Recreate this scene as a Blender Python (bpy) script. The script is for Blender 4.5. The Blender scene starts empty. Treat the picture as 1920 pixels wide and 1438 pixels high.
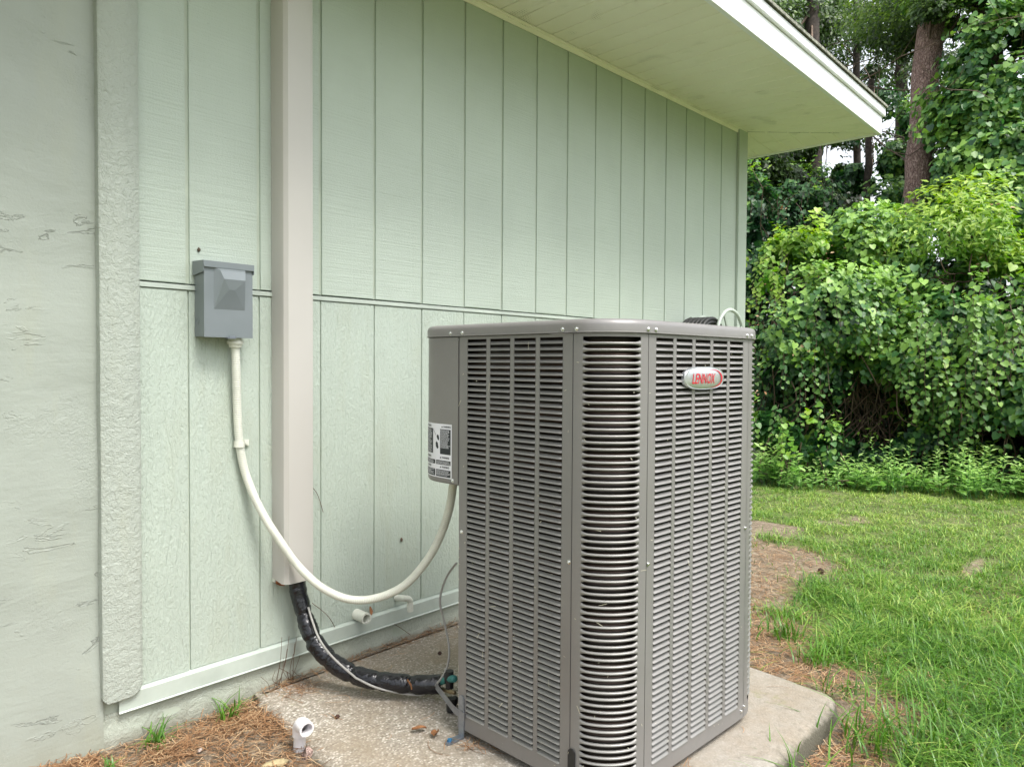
import bpy, math, random
import numpy as np
from math import sin, cos, pi, radians, sqrt, hypot, atan2, tan
from mathutils import Vector, Matrix, noise as mnoise

random.seed(7); RNG = np.random.default_rng(11)
SC = bpy.context.scene
COL = SC.collection

# ------------------------------------------------------------------ camera, light, exposure
H = 1.02                       # lens height over the lawn
FW = np.array([0.74403732, 0.66756706, -0.02761666])
RT = np.array([0.6679381, -0.74419014, 0.00630235])
UP = np.array([0.0163448, 0.0231354, 0.99959872])
F = 1387.33
cam = bpy.data.cameras.new('camera'); co = bpy.data.objects.new('camera', cam); COL.objects.link(co)
M = Matrix(((RT[0], UP[0], -FW[0], 0), (RT[1], UP[1], -FW[1], 0), (RT[2], UP[2], -FW[2], H), (0, 0, 0, 1)))
co.matrix_world = M
cam.sensor_width = 36; cam.lens = F / 1920 * 36; cam.clip_start = .02; cam.clip_end = 500
SC.camera = co

def at(px, py, d):
    """point at forward distance d seen at photo pixel"""
    P = FW * d + RT * ((px - 960) / F * d) - UP * ((py - 719) / F * d)
    return np.array([P[0], P[1], P[2] + H])

SUN_EL, SUN_AZ = radians(60), radians(-90)      # azimuth of the sun measured from +X
w = bpy.data.worlds.new('World'); SC.world = w; w.use_nodes = True
nt = w.node_tree; bg = nt.nodes['Background']
sky = nt.nodes.new('ShaderNodeTexSky'); sky.sky_type = 'NISHITA'; sky.sun_disc = False
sky.sun_elevation = SUN_EL; sky.sun_rotation = pi / 2 - SUN_AZ
sky.air_density = 1.0; sky.dust_density = 3.0; sky.ozone_density = 1.0
hsv = nt.nodes.new('ShaderNodeHueSaturation'); hsv.inputs['Saturation'].default_value = .26
hsv.inputs['Value'].default_value = 1.25
nt.links.new(sky.outputs[0], hsv.inputs['Color']); nt.links.new(hsv.outputs[0], bg.inputs[0])
bg.inputs[1].default_value = .15
sl = bpy.data.lights.new('sun', 'SUN'); sl.energy = 1.5; sl.angle = radians(18); sl.color = (1, .97, .9)
so = bpy.data.objects.new('sun', sl); COL.objects.link(so)
sd = Vector((cos(SUN_EL) * cos(SUN_AZ), cos(SUN_EL) * sin(SUN_AZ), sin(SUN_EL)))
so.rotation_euler = sd.to_track_quat('Z', 'Y').to_euler()
SC.view_settings.view_transform = 'Standard'; SC.view_settings.look = 'None'
SC.view_settings.gamma = 1; SC.view_settings.use_curve_mapping = False
SC.view_settings.exposure = 1.14
SC.render.engine = 'CYCLES'

# ------------------------------------------------------------------ helpers
def tag(o, label=None, cat=None, group=None, kind=None):
    if label: o['label'] = label
    if cat: o['category'] = cat
    if group: o['group'] = group
    if kind: o['kind'] = kind
    return o

def empty(name, loc, rz=0, **k):
    o = bpy.data.objects.new(name, None); COL.objects.link(o)
    o.location = loc; o.rotation_euler = (0, 0, rz); o.empty_display_size = .1
    return tag(o, **k)

class MB:
    def __init__(s): s.v = []; s.f = []
    def add(s, vs, fs):
        b = len(s.v); s.v += [tuple(map(float, p)) for p in vs]; s.f += [tuple(i + b for i in f) for f in fs]; return s
    def box(s, x0, x1, y0, y1, z0, z1):
        return s.add([(x0, y0, z0), (x1, y0, z0), (x1, y1, z0), (x0, y1, z0), (x0, y0, z1), (x1, y0, z1), (x1, y1, z1), (x0, y1, z1)],
                     [(0, 3, 2, 1), (4, 5, 6, 7), (0, 1, 5, 4), (1, 2, 6, 5), (2, 3, 7, 6), (3, 0, 4, 7)])
    def prism(s, poly, z0, z1):
        n = len(poly)
        if callable(z0): za, zb = [z0(*p) for p in poly], [z1(*p) for p in poly]
        else: za, zb = [z0] * n, [z1] * n
        return s.add([(p[0], p[1], z) for p, z in zip(poly, za)] + [(p[0], p[1], z) for p, z in zip(poly, zb)],
                     [tuple(range(n - 1, -1, -1)), tuple(range(n, 2 * n))] + [(i, (i + 1) % n, n + (i + 1) % n, n + i) for i in range(n)])
    def sweep(s, pts, rad, n=10, cap=True, prof=None):
        """tube along pts; rad scalar or list"""
        P = [Vector(p) for p in pts]; m = len(P)
        R = [rad] * m if not hasattr(rad, '__len__') else rad
        t0 = (P[1] - P[0]).normalized(); a = Vector((0, 0, 1)) if abs(t0.z) < .9 else Vector((1, 0, 0))
        u = t0.cross(a).normalized(); rings = []
        for i in range(m):
            t = (P[min(i + 1, m - 1)] - P[max(i - 1, 0)]).normalized()
            u = (u - t * u.dot(t)).normalized(); v = t.cross(u)
            rings.append([P[i] + (u * cos(2 * pi * k / n) + v * sin(2 * pi * k / n)) * R[i] * (prof(i, k) if prof else 1) for k in range(n)])
        fs = [(i * n + k, i * n + (k + 1) % n, (i + 1) * n + (k + 1) % n, (i + 1) * n + k) for i in range(m - 1) for k in range(n)]
        if cap: fs += [tuple(range(n - 1, -1, -1)), tuple((m - 1) * n + k for k in range(n))]
        return s.add([p for r in rings for p in r], fs)
    def rings(s, rings, closed=True, cap0=False, cap1=False):
        n = len(rings[0]); m = len(rings)
        e = n if closed else n - 1
        fs = [(i * n + k, i * n + (k + 1) % n, (i + 1) * n + (k + 1) % n, (i + 1) * n + k) for i in range(m - 1) for k in range(e)]
        if cap0: fs.append(tuple(range(n - 1, -1, -1)))
        if cap1: fs.append(tuple((m - 1) * n + k for k in range(n)))
        return s.add([p for r in rings for p in r], fs)
    def mesh(s, name, mat=None, smooth=False, angle=None):
        me = bpy.data.meshes.new(name); me.from_pydata(s.v, [], s.f)
        if mat: me.materials.append(mat)
        if smooth: me.shade_smooth()
        if smooth and angle: me.set_sharp_from_angle(angle=radians(angle))
        me.update(); return me
    def build(s, name, mat, parent=None, smooth=False, angle=None, local=False, bevel=0):
        me = s.mesh(name, mat, smooth, angle)
        o = bpy.data.objects.new(name, me); COL.objects.link(o)
        if parent:
            o.parent = parent
            if not local: o.matrix_parent_inverse = parent_world(parent).inverted()
        if bevel:
            b = o.modifiers.new('bevel', 'BEVEL'); b.width = bevel; b.segments = 2; b.limit_method = 'ANGLE'
        return o

def parent_world(p):
    m = Matrix.LocRotScale(p.location, p.rotation_euler.to_quaternion(), p.scale)
    if p.parent: m = parent_world(p.parent) @ p.matrix_parent_inverse @ m
    return m

def spline(pts, n=8):
    P = [Vector(p) for p in pts]; out = []
    for i in range(len(P) - 1):
        p0 = P[max(i - 1, 0)]; p1 = P[i]; p2 = P[i + 1]; p3 = P[min(i + 2, len(P) - 1)]
        for k in range(n):
            t = k / n
            out.append(.5 * ((2 * p1) + (p2 - p0) * t + (2 * p0 - 5 * p1 + 4 * p2 - p3) * t * t + (3 * p1 - p0 - 3 * p2 + p3) * t ** 3))
    out.append(P[-1]); return out

# ---- materials
class NT:
    def __init__(s, name):
        s.m = bpy.data.materials.new(name); s.m.use_nodes = True; s.t = s.m.node_tree; s.b = s.t.nodes['Principled BSDF']
        s.out = s.t.nodes['Material Output']; s.h = None
    def n(s, typ, **k):
        nd = s.t.nodes.new('ShaderNode' + typ)
        for a, v in k.items():
            if a.startswith('i_'): nd.inputs[a[2:].replace('_', ' ')].default_value = v
            else: setattr(nd, a, v)
        return nd
    def l(s, a, b): s.t.links.new(a, b)
    def pos(s, scale=(1, 1, 1), obj=False, rot=(0, 0, 0)):
        g = s.n('TexCoord').outputs['Object'] if obj else s.n('NewGeometry').outputs['Position']
        m = s.n('Mapping'); m.inputs['Scale'].default_value = scale; m.inputs['Rotation'].default_value = rot
        s.l(g, m.inputs['Vector']); return m.outputs[0]
    def noise(s, vec, scale, detail=3, rough=.5, dist=0, typ='FBM'):
        n = s.n('TexNoise'); n.inputs['Scale'].default_value = scale; n.inputs['Detail'].default_value = detail
        n.inputs['Roughness'].default_value = rough; n.inputs['Distortion'].default_value = dist
        n.noise_type = typ
        s.l(vec, n.inputs['Vector']); return n.outputs[0]
    def vor(s, vec, scale, feat='F1', out=0):
        n = s.n('TexVoronoi', feature=feat); n.inputs['Scale'].default_value = scale; s.l(vec, n.inputs['Vector']); return n.outputs[out]
    def ramp(s, fac, stops, interp='LINEAR'):
        r = s.n('ValToRGB'); s.l(fac, r.inputs[0]); e = r.color_ramp; e.interpolation = interp
        while len(e.elements) < len(stops): e.elements.new(.5)
        for el, (p, c) in zip(e.elements, stops):
            el.position = p; el.color = (c, c, c, 1) if not hasattr(c, '__len__') else (*c, 1)
        return r.outputs[0]
    def mix(s, fac, a, b, mode='MIX'):
        m = s.n('Mix', data_type='RGBA', blend_type=mode)
        for v, i in ((fac, 0), (a, 6), (b, 7)):
            if hasattr(v, 'links'): s.l(v, m.inputs[i])
            else: m.inputs[i].default_value = v if i == 0 else (*v, 1)
        return m.outputs[2]
    def math(s, op, a, b=0.):
        m = s.n('Math', operation=op)
        for v, i in ((a, 0), (b, 1)):
            if hasattr(v, 'links'): s.l(v, m.inputs[i])
            else: m.inputs[i].default_value = v
        return m.outputs[0]
    def bump(s, h, strength=.5, dist=.002):
        b = s.n('Bump'); b.inputs['Strength'].default_value = strength; b.inputs['Distance'].default_value = dist
        s.l(h, b.inputs['Height'])
        if s.h: s.l(s.h, b.inputs['Normal'])
        s.h = b.outputs[0]; s.l(s.h, s.b.inputs['Normal']); return s
    def base(s, c):
        if hasattr(c, 'links'): s.l(c, s.b.inputs['Base Color'])
        else: s.b.inputs['Base Color'].default_value = (*c, 1)
        return s
    def set(s, **k):
        for a, v in k.items():
            i = s.b.inputs[a.replace('_', ' ')]
            if hasattr(v, 'links'): s.l(v, i)
            else: i.default_value = v
        return s

def plain(name, c, rough=.5, metal=0, var=.08, scale=8, bs=0, bscale=400):
    n = NT(name); p = n.pos()
    d = tuple(x * (1 - var * 2) for x in c); e = tuple(min(1, x * (1 + var)) for x in c)
    n.base(n.ramp(n.noise(p, scale, 5, .6), [(.3, d), (.7, e)])).set(Roughness=rough, Metallic=metal)
    if bs: n.bump(n.noise(p, bscale, 2), bs, .001)
    return n.m

PAINT = (.42, .48, .42)
def paint_mat(name, kind, c=PAINT):
    n = NT(name); p = n.pos()
    big = n.noise(p, 2.2, 4, .6)
    col = n.ramp(big, [(.3, tuple(x * .93 for x in c)), (.7, tuple(min(1, x * 1.04) for x in c))])
    spk = n.ramp(n.noise(p, 120, 2, .5), [(.22, 1.), (.27, 0.)])
    col = n.mix(n.math('MULTIPLY', spk, .25), col, (.16, .17, .12))
    if kind == 'upper':       # saw marks across the boards
        q = n.pos((2.0, 1, 110), rot=(0, radians(-3), 0))
        h = n.noise(q, 1.6, 4, .6, .3); n.bump(h, .5, .0036)
        n.bump(n.noise(p, 220, 3, .6), .6, .0016)
        h2 = n.noise(n.pos((60, 1, 1.5)), 2, 3, .5); n.bump(h2, .15, .002)
    elif kind == 'lower':     # embossed upright wood grain over stipple
        q = n.pos((34, 34, 1.5)); ds = n.noise(n.pos((3, 3, 1.4)), 2, 2, .5)
        sep = n.n('VectorMath', operation='ADD'); cmb = n.n('CombineXYZ'); n.l(n.math('MULTIPLY', ds, 2.6), cmb.inputs[0]); n.l(q, sep.inputs[0]); n.l(cmb.outputs[0], sep.inputs[1])
        h = n.noise(sep.outputs[0], 2.1, 4, .62, .25)
        n.bump(n.ramp(h, [(.35, 0.), (.5, .55), (.56, .35), (.75, 1.)]), .55, .0036)
        n.bump(n.noise(n.pos((1, 1, .55)), 130, 3, .6, .8), 1., .0032)
    elif kind == 'rough':
        n.bump(n.noise(p, 70, 4, .7, .6), 1., .0048); n.bump(n.noise(p, 9, 3), .4, .006)
        n.bump(n.noise(p, 230, 2), .5, .0015)
    elif kind == 'stucco':
        a = n.noise(n.pos((1, 1, 2.0)), 3.0, 4, .55, .5); n.bump(a, .5, .012)
        r = n.noise(n.pos((1, 1, 2.6), rot=(0, .35, 0)), 2.6, 4, .5, .5)
        r2 = n.noise(n.pos((1, 1, 3.2), rot=(0, -.5, 0)), 6.5, 5, .6, .7)
        ridge = n.ramp(r2, [(.60, 0.), (.612, 1.), (.64, .2), (.8, 0.)]); mk = n.ramp(n.noise(p, 3.3, 2), [(.48, 0.), (.6, 1.)])
        n.bump(n.math('MULTIPLY', ridge, mk), 1., .0026)
        sc = n.noise(n.pos((3, 3, 26), rot=(0, .12, 0)), 3., 4, .6); n.bump(sc, .35, .0018)
        m = n.ramp(n.noise(p, 5.5, 2), [(.52, 0.), (.74, .8)])
        g = n.math('MULTIPLY', m, n.noise(p, 85, 4, .7, 1.)); n.bump(g, .8, .004)
        n.bump(n.noise(p, 160, 4, .65), .45, .0014)
    elif kind == 'foundation':
        n.bump(n.noise(p, 28, 5, .7, .5), .9, .008); n.bump(n.noise(p, 150, 3), .5, .002)
        # soil splash above the ground
        sx = n.n('SeparateXYZ'); n.l(n.n('NewGeometry').outputs['Position'], sx.inputs[0])
        zz = n.math('ADD', sx.outputs[2], n.math('MULTIPLY', n.noise(p, 18, 5, .7), .07))
        k = n.ramp(zz, [(.085, .85), (.14, 0.)]); col = n.mix(k, col, (.17, .15, .11))
    if kind in ('lower', 'rough', 'stucco'):
        st = n.ramp(n.noise(n.pos((5, 5, 1.)), 2.5, 5, .65), [(.52, 0.), (.8, .35)])
        col = n.mix(st, col, (.36, .37, .27))
        sx = n.n('SeparateXYZ'); n.l(n.n('NewGeometry').outputs['Position'], sx.inputs[0])
        zz = n.math('ADD', sx.outputs[2], n.math('MULTIPLY', n.noise(p, 14, 5, .7), .12))
        k = n.ramp(zz, [(.1, .55), (.22, .0)]); col = n.mix(k, col, (.24, .23, .16))
    n.base(col).set(Roughness=.55)
    return n.m

MAT = {}
MAT['upper'] = paint_mat('upper_siding_paint', 'upper'); MAT['lower'] = paint_mat('lower_siding_paint', 'lower')
MAT['rough'] = paint_mat('rough_board_paint', 'rough', (.37, .405, .36)); MAT['stucco'] = paint_mat('stucco_paint', 'stucco', (.32, .35, .31))
MAT['found'] = paint_mat('foundation_paint', 'foundation', (.41, .445, .38))
MAT['backing'] = plain('groove_paint', (.43, .48, .40), .7)
MAT['trim'] = plain('metal_trim_paint', (.45, .505, .455), .42)
MAT['cream'] = plain('cream_plastic', (.46, .443, .415), .42, var=.02, scale=3)
MAT['pvc_cream'] = plain('cream_pvc', (.66, .67, .59), .38, var=.06, scale=20)
MAT['pvc'] = plain('white_pvc', (.72, .70, .72), .35, var=.05, scale=30)
MAT['white'] = plain('white_fascia', (.84, .85, .88), .4, var=.03, scale=4)
MAT['screw'] = plain('screw_steel', (.75, .75, .74), .22, 1, var=.05)
MAT['steel'] = plain('galvanised_steel', (.30, .33, .38), .38, .8, var=.2, scale=30)
MAT['dark'] = plain('black_rubber', (.012, .012, .013), .5)
MAT['wire'] = plain('grey_wire', (.30, .29, .27), .45)
MAT['teal'] = plain('verdigris_copper', (.05, .22, .20), .5)
MAT['brass'] = plain('tarnished_brass', (.25, .20, .12), .4, .8)
MAT['red'] = plain('red_print', (.55, .01, .03), .4, var=.02)
MAT['ink'] = plain('black_print', (.02, .025, .03), .6)
MAT['paper'] = plain('white_print', (.78, .78, .84), .5, var=.02)
MAT['rust'] = plain('rusty_foam', (.24, .08, .025), .9, var=.4, scale=60, bs=.8, bscale=120)
MAT['deadleaf'] = plain('dead_leaf', (.30, .13, .05), .6, var=.3, scale=50)

def m_soffit():
    n = NT('soffit_vinyl'); p = n.pos()
    c = n.ramp(n.noise(p, 3, 5, .6), [(.3, (.82, .79, .69)), (.7, (.87, .85, .77))])
    st = n.ramp(n.noise(n.pos((1.2, .5, 1)), 6, 4, .7), [(.6, 0.), (.75, .3)]); c = n.mix(st, c, (.36, .38, .22))
    # fine vent perforation, clogged in places
    v = n.n('TexVoronoi', feature='F1', i_Scale=110., i_Randomness=0.); n.l(p, v.inputs['Vector'])
    hole = n.ramp(v.outputs[0], [(.24, 1.), (.3, 0.)])
    patch = n.ramp(n.noise(n.pos((1, 1, .01)), 6.5, 2), [(.6, 0.), (.66, 1.)])
    n.base(n.mix(n.math('MULTIPLY', hole, n.math('MULTIPLY', patch, .8)), c, (.06, .07, .03))).set(Roughness=.45)
    n.bump(n.noise(n.pos((1, .25, 1)), 5, 2), .3, .006)
    return n.m
MAT['soffit'] = m_soffit()

def m_ac(name='ac_paint', c=(.232, .222, .217), dust=.35):
    n = NT(name); p = n.pos()
    col = n.ramp(n.noise(p, 3, 4), [(.3, tuple(x * .92 for x in c)), (.7, tuple(x * 1.06 for x in c))])
    d = n.ramp(n.noise(p, 190, 2, .5), [(.73, 0.), (.77, 1.)]); d2 = n.ramp(n.noise(p, 60, 3, .7), [(.58, 0.), (.8, .5)])
    col = n.mix(n.math('MULTIPLY', d, dust), col, (.5, .48, .42)); col = n.mix(n.math('MULTIPLY', d2, dust), col, (.33, .31, .26))
    n.base(col).set(Roughness=n.ramp(n.noise(p, 25, 4), [(.3, .34), (.7, .5)]), Metallic=.25)
    n.bump(n.noise(p, 500, 2), .12, .0006); return n.m
MAT['ac'] = m_ac(); MAT['slat'] = m_ac('ac_louver_paint', (.255, .248, .238), .55)
def m_coil():
    n = NT('coil_fins'); s = n.n('SeparateXYZ'); n.l(n.n('TexCoord').outputs['Object'], s.inputs[0])
    f = n.math('ABSOLUTE', n.math('SINE', n.math('MULTIPLY', s.outputs[2], 3.14159 / .0127)))
    n.base(n.mix(f, (.075, .045, .035), (.018, .014, .013))).set(Roughness=.45, Metallic=.5); n.bump(f, .6, .004); return n.m
MAT['coil'] = m_coil()
def m_boxgrey():
    n = NT('grey_enamel'); p = n.pos()
    n.base(n.ramp(n.noise(p, 9, 3), [(.3, (.165, .19, .20)), (.7, (.19, .215, .228))])).set(Roughness=.33, Metallic=.1)
    n.bump(n.noise(p, 300, 2), .06, .001); return n.m
MAT['boxgrey'] = m_boxgrey()
def m_silver():
    n = NT('silver_badge'); n.base((.60, .62, .64)).set(Roughness=.30, Metallic=.75); return n.m
MAT['silver'] = m_silver()
def m_bag():
    n = NT('black_insulation_wrap'); p = n.pos()
    n.base((.008, .008, .011)).set(Roughness=.2); n.bump(n.noise(n.pos((1, 1, 1)), 22, 3, .5, 1.4), .55, .012)
    n.bump(n.noise(p, 130, 2, .5, .5), .35, .002); return n.m
MAT['bag'] = m_bag()
def m_slab():
    n = NT('exposed_concrete'); p = n.pos()
    v = n.n('TexVoronoi', feature='F1', i_Scale=170.); n.l(p, v.inputs['Vector'])
    vc = n.n('SeparateColor'); n.l(v.outputs['Color'], vc.inputs[0])
    peb = n.ramp(vc.outputs[0], [(0, (.17, .145, .115)), (.25, (.38, .335, .28)), (.5, (.28, .25, .21)), (.75, (.46, .415, .36)), (1, (.68, .64, .58))])
    edge = n.ramp(v.outputs[0], [(.3, 0.), (.75, 1.)])
    agg = n.mix(n.math('MULTIPLY', edge, .7), peb, (.20, .175, .14))
    smooth = n.ramp(n.noise(p, 40, 6, .7), [(.3, (.27, .25, .215)), (.7, (.34, .318, .28))])
    s = n.n('SeparateXYZ'); n.l(n.n('NewGeometry').outputs['Position'], s.inputs[0])
    k = n.math('ADD', n.math('ADD', n.math('MULTIPLY', s.outputs[0], .7), n.math('MULTIPLY', s.outputs[1], -1.0)), n.math('MULTIPLY', n.noise(p, 4, 5, .7), .7))
    kk = n.ramp(n.math('MULTIPLY', n.math('ADD', k, 1.), .5), [(.42, 0.), (.62, .85)])
    col = n.mix(kk, agg, smooth)
    st = n.ramp(n.noise(p, 3.1, 6, .7), [(.42, 0.), (.68, .75)]); col = n.mix(st, col, (.25, .20, .14))
    moss = n.ramp(n.noise(p, 7, 5, .7), [(.62, 0.), (.72, .5)]); col = n.mix(moss, col, (.17, .18, .05))
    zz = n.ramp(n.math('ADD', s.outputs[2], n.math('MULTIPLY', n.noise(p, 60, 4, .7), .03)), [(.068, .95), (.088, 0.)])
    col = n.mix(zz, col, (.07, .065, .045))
    n.base(col).set(Roughness=.9); n.bump(n.math('MULTIPLY', v.outputs[0], -1.), .5, .002); n.bump(n.noise(p, 25, 5, .7), .6, .006)
    return n.m
MAT['slab'] = m_slab()
def m_ground():
    n = NT('lawn_soil'); p = n.pos()
    g = n.ramp(n.noise(p, 9, 6, .75), [(.3, (.06, .09, .02)), (.55, (.16, .19, .06)), (.75, (.28, .25, .13))])
    d = n.ramp(n.noise(p, 30, 6, .8), [(.3, (.09, .065, .04)), (.5, (.25, .19, .13)), (.7, (.48, .40, .31))])
    a = n.n('Attribute', attribute_name='bare'); k = n.ramp(n.math('ADD', a.outputs['Fac'], n.math('MULTIPLY', n.math('SUBTRACT', n.noise(p, 22, 5, .7), .5), .6)), [(.3, 0.), (.6, 1.)])
    n.base(n.mix(k, g, d)).set(Roughness=.95); n.bump(n.noise(p, 55, 6, .75), 1., .02); return n.m
MAT['ground'] = m_ground()
def m_leaf(name, lo, mid, hi, trans=.35, rough=.42):
    n = NT(name); a = n.n('Attribute', attribute_name='tint')
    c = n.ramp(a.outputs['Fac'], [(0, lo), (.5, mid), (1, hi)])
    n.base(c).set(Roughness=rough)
    t = n.n('BsdfTranslucent'); hs = n.n('HueSaturation', i_Saturation=1.15, i_Value=1.35); n.l(c, hs.inputs['Color']); n.l(hs.outputs[0], t.inputs[0])
    m = n.n('MixShader'); m.inputs[0].default_value = trans; n.l(n.b.outputs[0], m.inputs[1]); n.l(t.outputs[0], m.inputs[2]); n.l(m.outputs[0], n.out.inputs[0])
    return n.m
MAT['vine'] = m_leaf('vine_leaf', (.012, .05, .018), (.055, .16, .04), (.26, .44, .08), .3, .46)
MAT['young'] = m_leaf('young_leaf', (.07, .19, .03), (.16, .33, .04), (.34, .48, .07), .35)
MAT['tree'] = m_leaf('tree_leaf', (.02, .04, .012), (.06, .12, .026), (.18, .28, .05))
MAT['weed'] = m_leaf('weed_leaf', (.10, .24, .07), (.28, .48, .14), (.50, .66, .24), .4)
MAT['grass'] = m_leaf('grass_blade', (.035, .11, .015), (.12, .27, .03), (.42, .52, .13), .25, .4)
MAT['straw'] = m_leaf('pine_straw', (.11, .05, .022), (.34, .18, .085), (.62, .46, .28), .1, .6)
def m_bark():
    n = NT('pine_bark'); p = n.pos((1, 1, .35), obj=False)
    wv = n.n('VectorMath', operation='MULTIPLY_ADD'); cc = n.n('TexNoise', i_Scale=30., i_Detail=4.); n.l(p, cc.inputs['Vector']); n.l(cc.outputs['Color'], wv.inputs[0]); wv.inputs[1].default_value = (.09, .09, .09); n.l(p, wv.inputs[2])
    v = n.vor(wv.outputs[0], 40, 'DISTANCE_TO_EDGE'); nz = n.noise(n.pos((1, 1, .3)), 30, 5, .7)
    c = n.ramp(n.math('MULTIPLY', v, n.math('ADD', nz, .6)), [(.01, (.09, .055, .045)), (.08, (.33, .21, .175)), (.3, (.52, .37, .32))])
    n.base(c).set(Roughness=.9); n.bump(v, 1., .04); n.bump(nz, .8, .02); return n.m
MAT['bark'] = m_bark()
MAT['dark_bark'] = plain('dark_bark', (.045, .034, .026), .9, var=.4, scale=25, bs=.8, bscale=60)
MAT['twig'] = plain('dry_twig', (.14, .095, .065), .8, var=.4, scale=9)
MAT['shingle'] = plain('roof_shingle', (.30, .30, .25), .95, var=.35, scale=60, bs=.9, bscale=300)

# ------------------------------------------------------------------ ground sheet
D = 1.945                      # wall plane (siding face)
BARE = [(3.6, 1.46, .50, .30, 1.0), (3.1, 1.40, .5, .22, 1.0), (2.6, 1.2, .38, .28, 1.0), (2.38, .85, .16, .22, .9), (4.3, .74, .26, .05, .62), (2.0, .60, .55, .11, .95), (2.9, 1.9, .9, .35, .9), (4.9, 1.6, .5, .2, .3)]
def vnoise(x, y, s, o=0.): return mnoise.noise(Vector((x * s + o, y * s - o, o * 1.7)))
def bare(x, y):
    b = 0
    for cx, cy, rx, ry, a in BARE:
        d = ((x - cx) / rx) ** 2 + ((y - cy) / ry) ** 2
        b = max(b, a * max(0, 1.25 - d * .8))
    if x < 1.3: b = max(b, min(1, max(0, (1.35 - x) * 6)) * min(1, max(0, (y - .9) * 3)))
    if .8 < x < 2.45 and y > .5: b = max(b, .85)
    if y > 1.3 and x < 4.6: b = max(b, min(1, max(0, (y - 1.55) * 4)))
    b += .38 * vnoise(x, y, 3.1, 5.) + .3 * vnoise(x, y, 9., 2.)
    return min(1, max(0, b))
def gz(x, y):
    z = .012 * vnoise(x, y, 1.3, 2.) + .006 * vnoise(x, y, 5, 9.)
    l = min(1, max(0, (1.35 - x) * 3)) * min(1, max(0, (y - .7) * 1.6))
    z += l * (.052 + .035 * max(0, min(1, (.85 - x) * 2.2)) + .028 * math.exp(-((x - .93) ** 2 + (y - 1.72) ** 2) / .03) + .01 * vnoise(x, y, 9, 3.))
    if y > 1.3 and x > 1.3: z += .03 * min(1, (y - 1.3) * 2) * max(0, min(1, (5 - x)))
    if x > 1.5: z += .036 * math.exp(-((x - 2.3) / .45) ** 2 - ((y - .85) / .5) ** 2)
    r = hypot(x, y)
    if r > 9: z -= .002 * (r - 9)
    return z
def axis(a, b, st, far):
    c = list(np.arange(a, b, st)); s = st; v = c[-1]
    while v < far: s *= 1.35; v += s; c.append(v)
    s = st; v = c[0]; pre = []
    while v > -far: s *= 1.35; v -= s; pre.append(v)
    return pre[::-1] + c
gx, gy = axis(-.5, 8.2, .045, 120), axis(-1.6, 4.2, .045, 120)
mb = MB(); nx, ny = len(gx), len(gy)
mb.add([(x, y, gz(x, y)) for y in gy for x in gx], [(j * nx + i, j * nx + i + 1, (j + 1) * nx + i + 1, (j + 1) * nx + i) for j in range(ny - 1) for i in range(nx - 1)])
g = mb.build('ground', MAT['ground'], smooth=True); tag(g, kind='structure')
at_ = g.data.attributes.new('bare', 'FLOAT', 'POINT'); at_.data.foreach_set('value', [bare(x, y) for y in gy for x in gx])

# ------------------------------------------------------------------ house
ZR = lambda z: z + H
house = empty('house', (4.22, D, 0), label='pale green house wall of vertical siding and stucco under a white eave', cat='house')
XC = 4.222                     # house corner
ZJ = ZR(.204)
def zs(x): return ZR(1.329 + .0233 * (x - 1.95))      # soffit height along the wall
for za_, zb_q in ((.02, ZR(-.8265)), (ZR(-.8245), ZJ - .0040), (ZJ - .0002, ZR(1.7))):
    bk = MB(); bk.box(.6695, XC - .02, D + .0052, D + .04, za_, zb_q); bk.build('sheathing', MAT['backing'], house)
bk = MB(); bk.box(.62, XC - .02, D + .041, D + .06, .02, ZR(1.7)); bk.build('dark_gap_backing', MAT['dark'], house)  # black sheet standing in for the shade deep in the siding gaps
bk = MB(); bk.box(XC - .06, XC - .001, D + .061, 8, .02, ZR(1.7)); bk.build('side_wall', MAT['upper'], house)
st = MB()
# stucco wall: relief sheet left of the rough board
nxs, nzs = 110, 90
vs = []
for j in range(nzs + 1):
    for i in range(nxs + 1):
        x = -1.6 + (.668 + 1.6) * i / nxs; z = -.05 + (ZR(1.7) + .05) * j / nzs
        y = D + .002 - .006 * mnoise.noise(Vector((x * 2.3, z * 4.1, 3))) - .003 * mnoise.noise(Vector((x * 9, z * 6, 8)))
        if z < .3: y -= .012 * max(0, (.3 - z) / .3) * (1 + mnoise.noise(Vector((x * 7, z * 7, 1))))
        vs.append((x, y, z))
st.add(vs, [(j * (nxs + 1) + i, j * (nxs + 1) + i + 1, (j + 1) * (nxs + 1) + i + 1, (j + 1) * (nxs + 1) + i) for j in range(nzs) for i in range(nxs)])
st.build('stucco', MAT['stucco'], house, smooth=True)
st = MB(); st.box(-6, .62, D + .03, D + .2, -.05, ZR(1.7)); st.build('rear_masonry', MAT['stucco'], house)
st = MB(); st.box(-6, -1.6, D, D + .03, -.05, ZR(1.7)); st.build('far_stucco', MAT['stucco'], house)
# siding boards
X0, SP = .8853, .2032
gr = [X0 + k * SP for k in range(-1, 17)]
for row, (za, zb, gw, mt) in enumerate(((ZJ, ZR(1.5), .0046, 'upper'), (ZR(-.826), ZJ - .019, .0017, 'lower'))):
    for k in range(len(gr) - 1):
        a, b = gr[k] + gw, gr[k + 1] - gw
        if b > 4.12: b = 4.128
        dy = random.uniform(-.0006, .0006); bz = random.uniform(-.0015, .0015)
        e = .0012; m = MB(); y0, y1 = D + dy, D + .0050
        m.add([(a, y1, za + bz), (b, y1, za + bz), (b, y1, zb), (a, y1, zb), (a + e, y0, za + e + bz), (b - e, y0, za + e + bz), (b - e, y0, zb - e), (a + e, y0, zb - e)],
              [(4, 5, 6, 7), (0, 1, 5, 4), (1, 2, 6, 5), (2, 3, 7, 6), (3, 0, 4, 7)])
        m.build('siding_board', MAT[mt], house)
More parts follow.
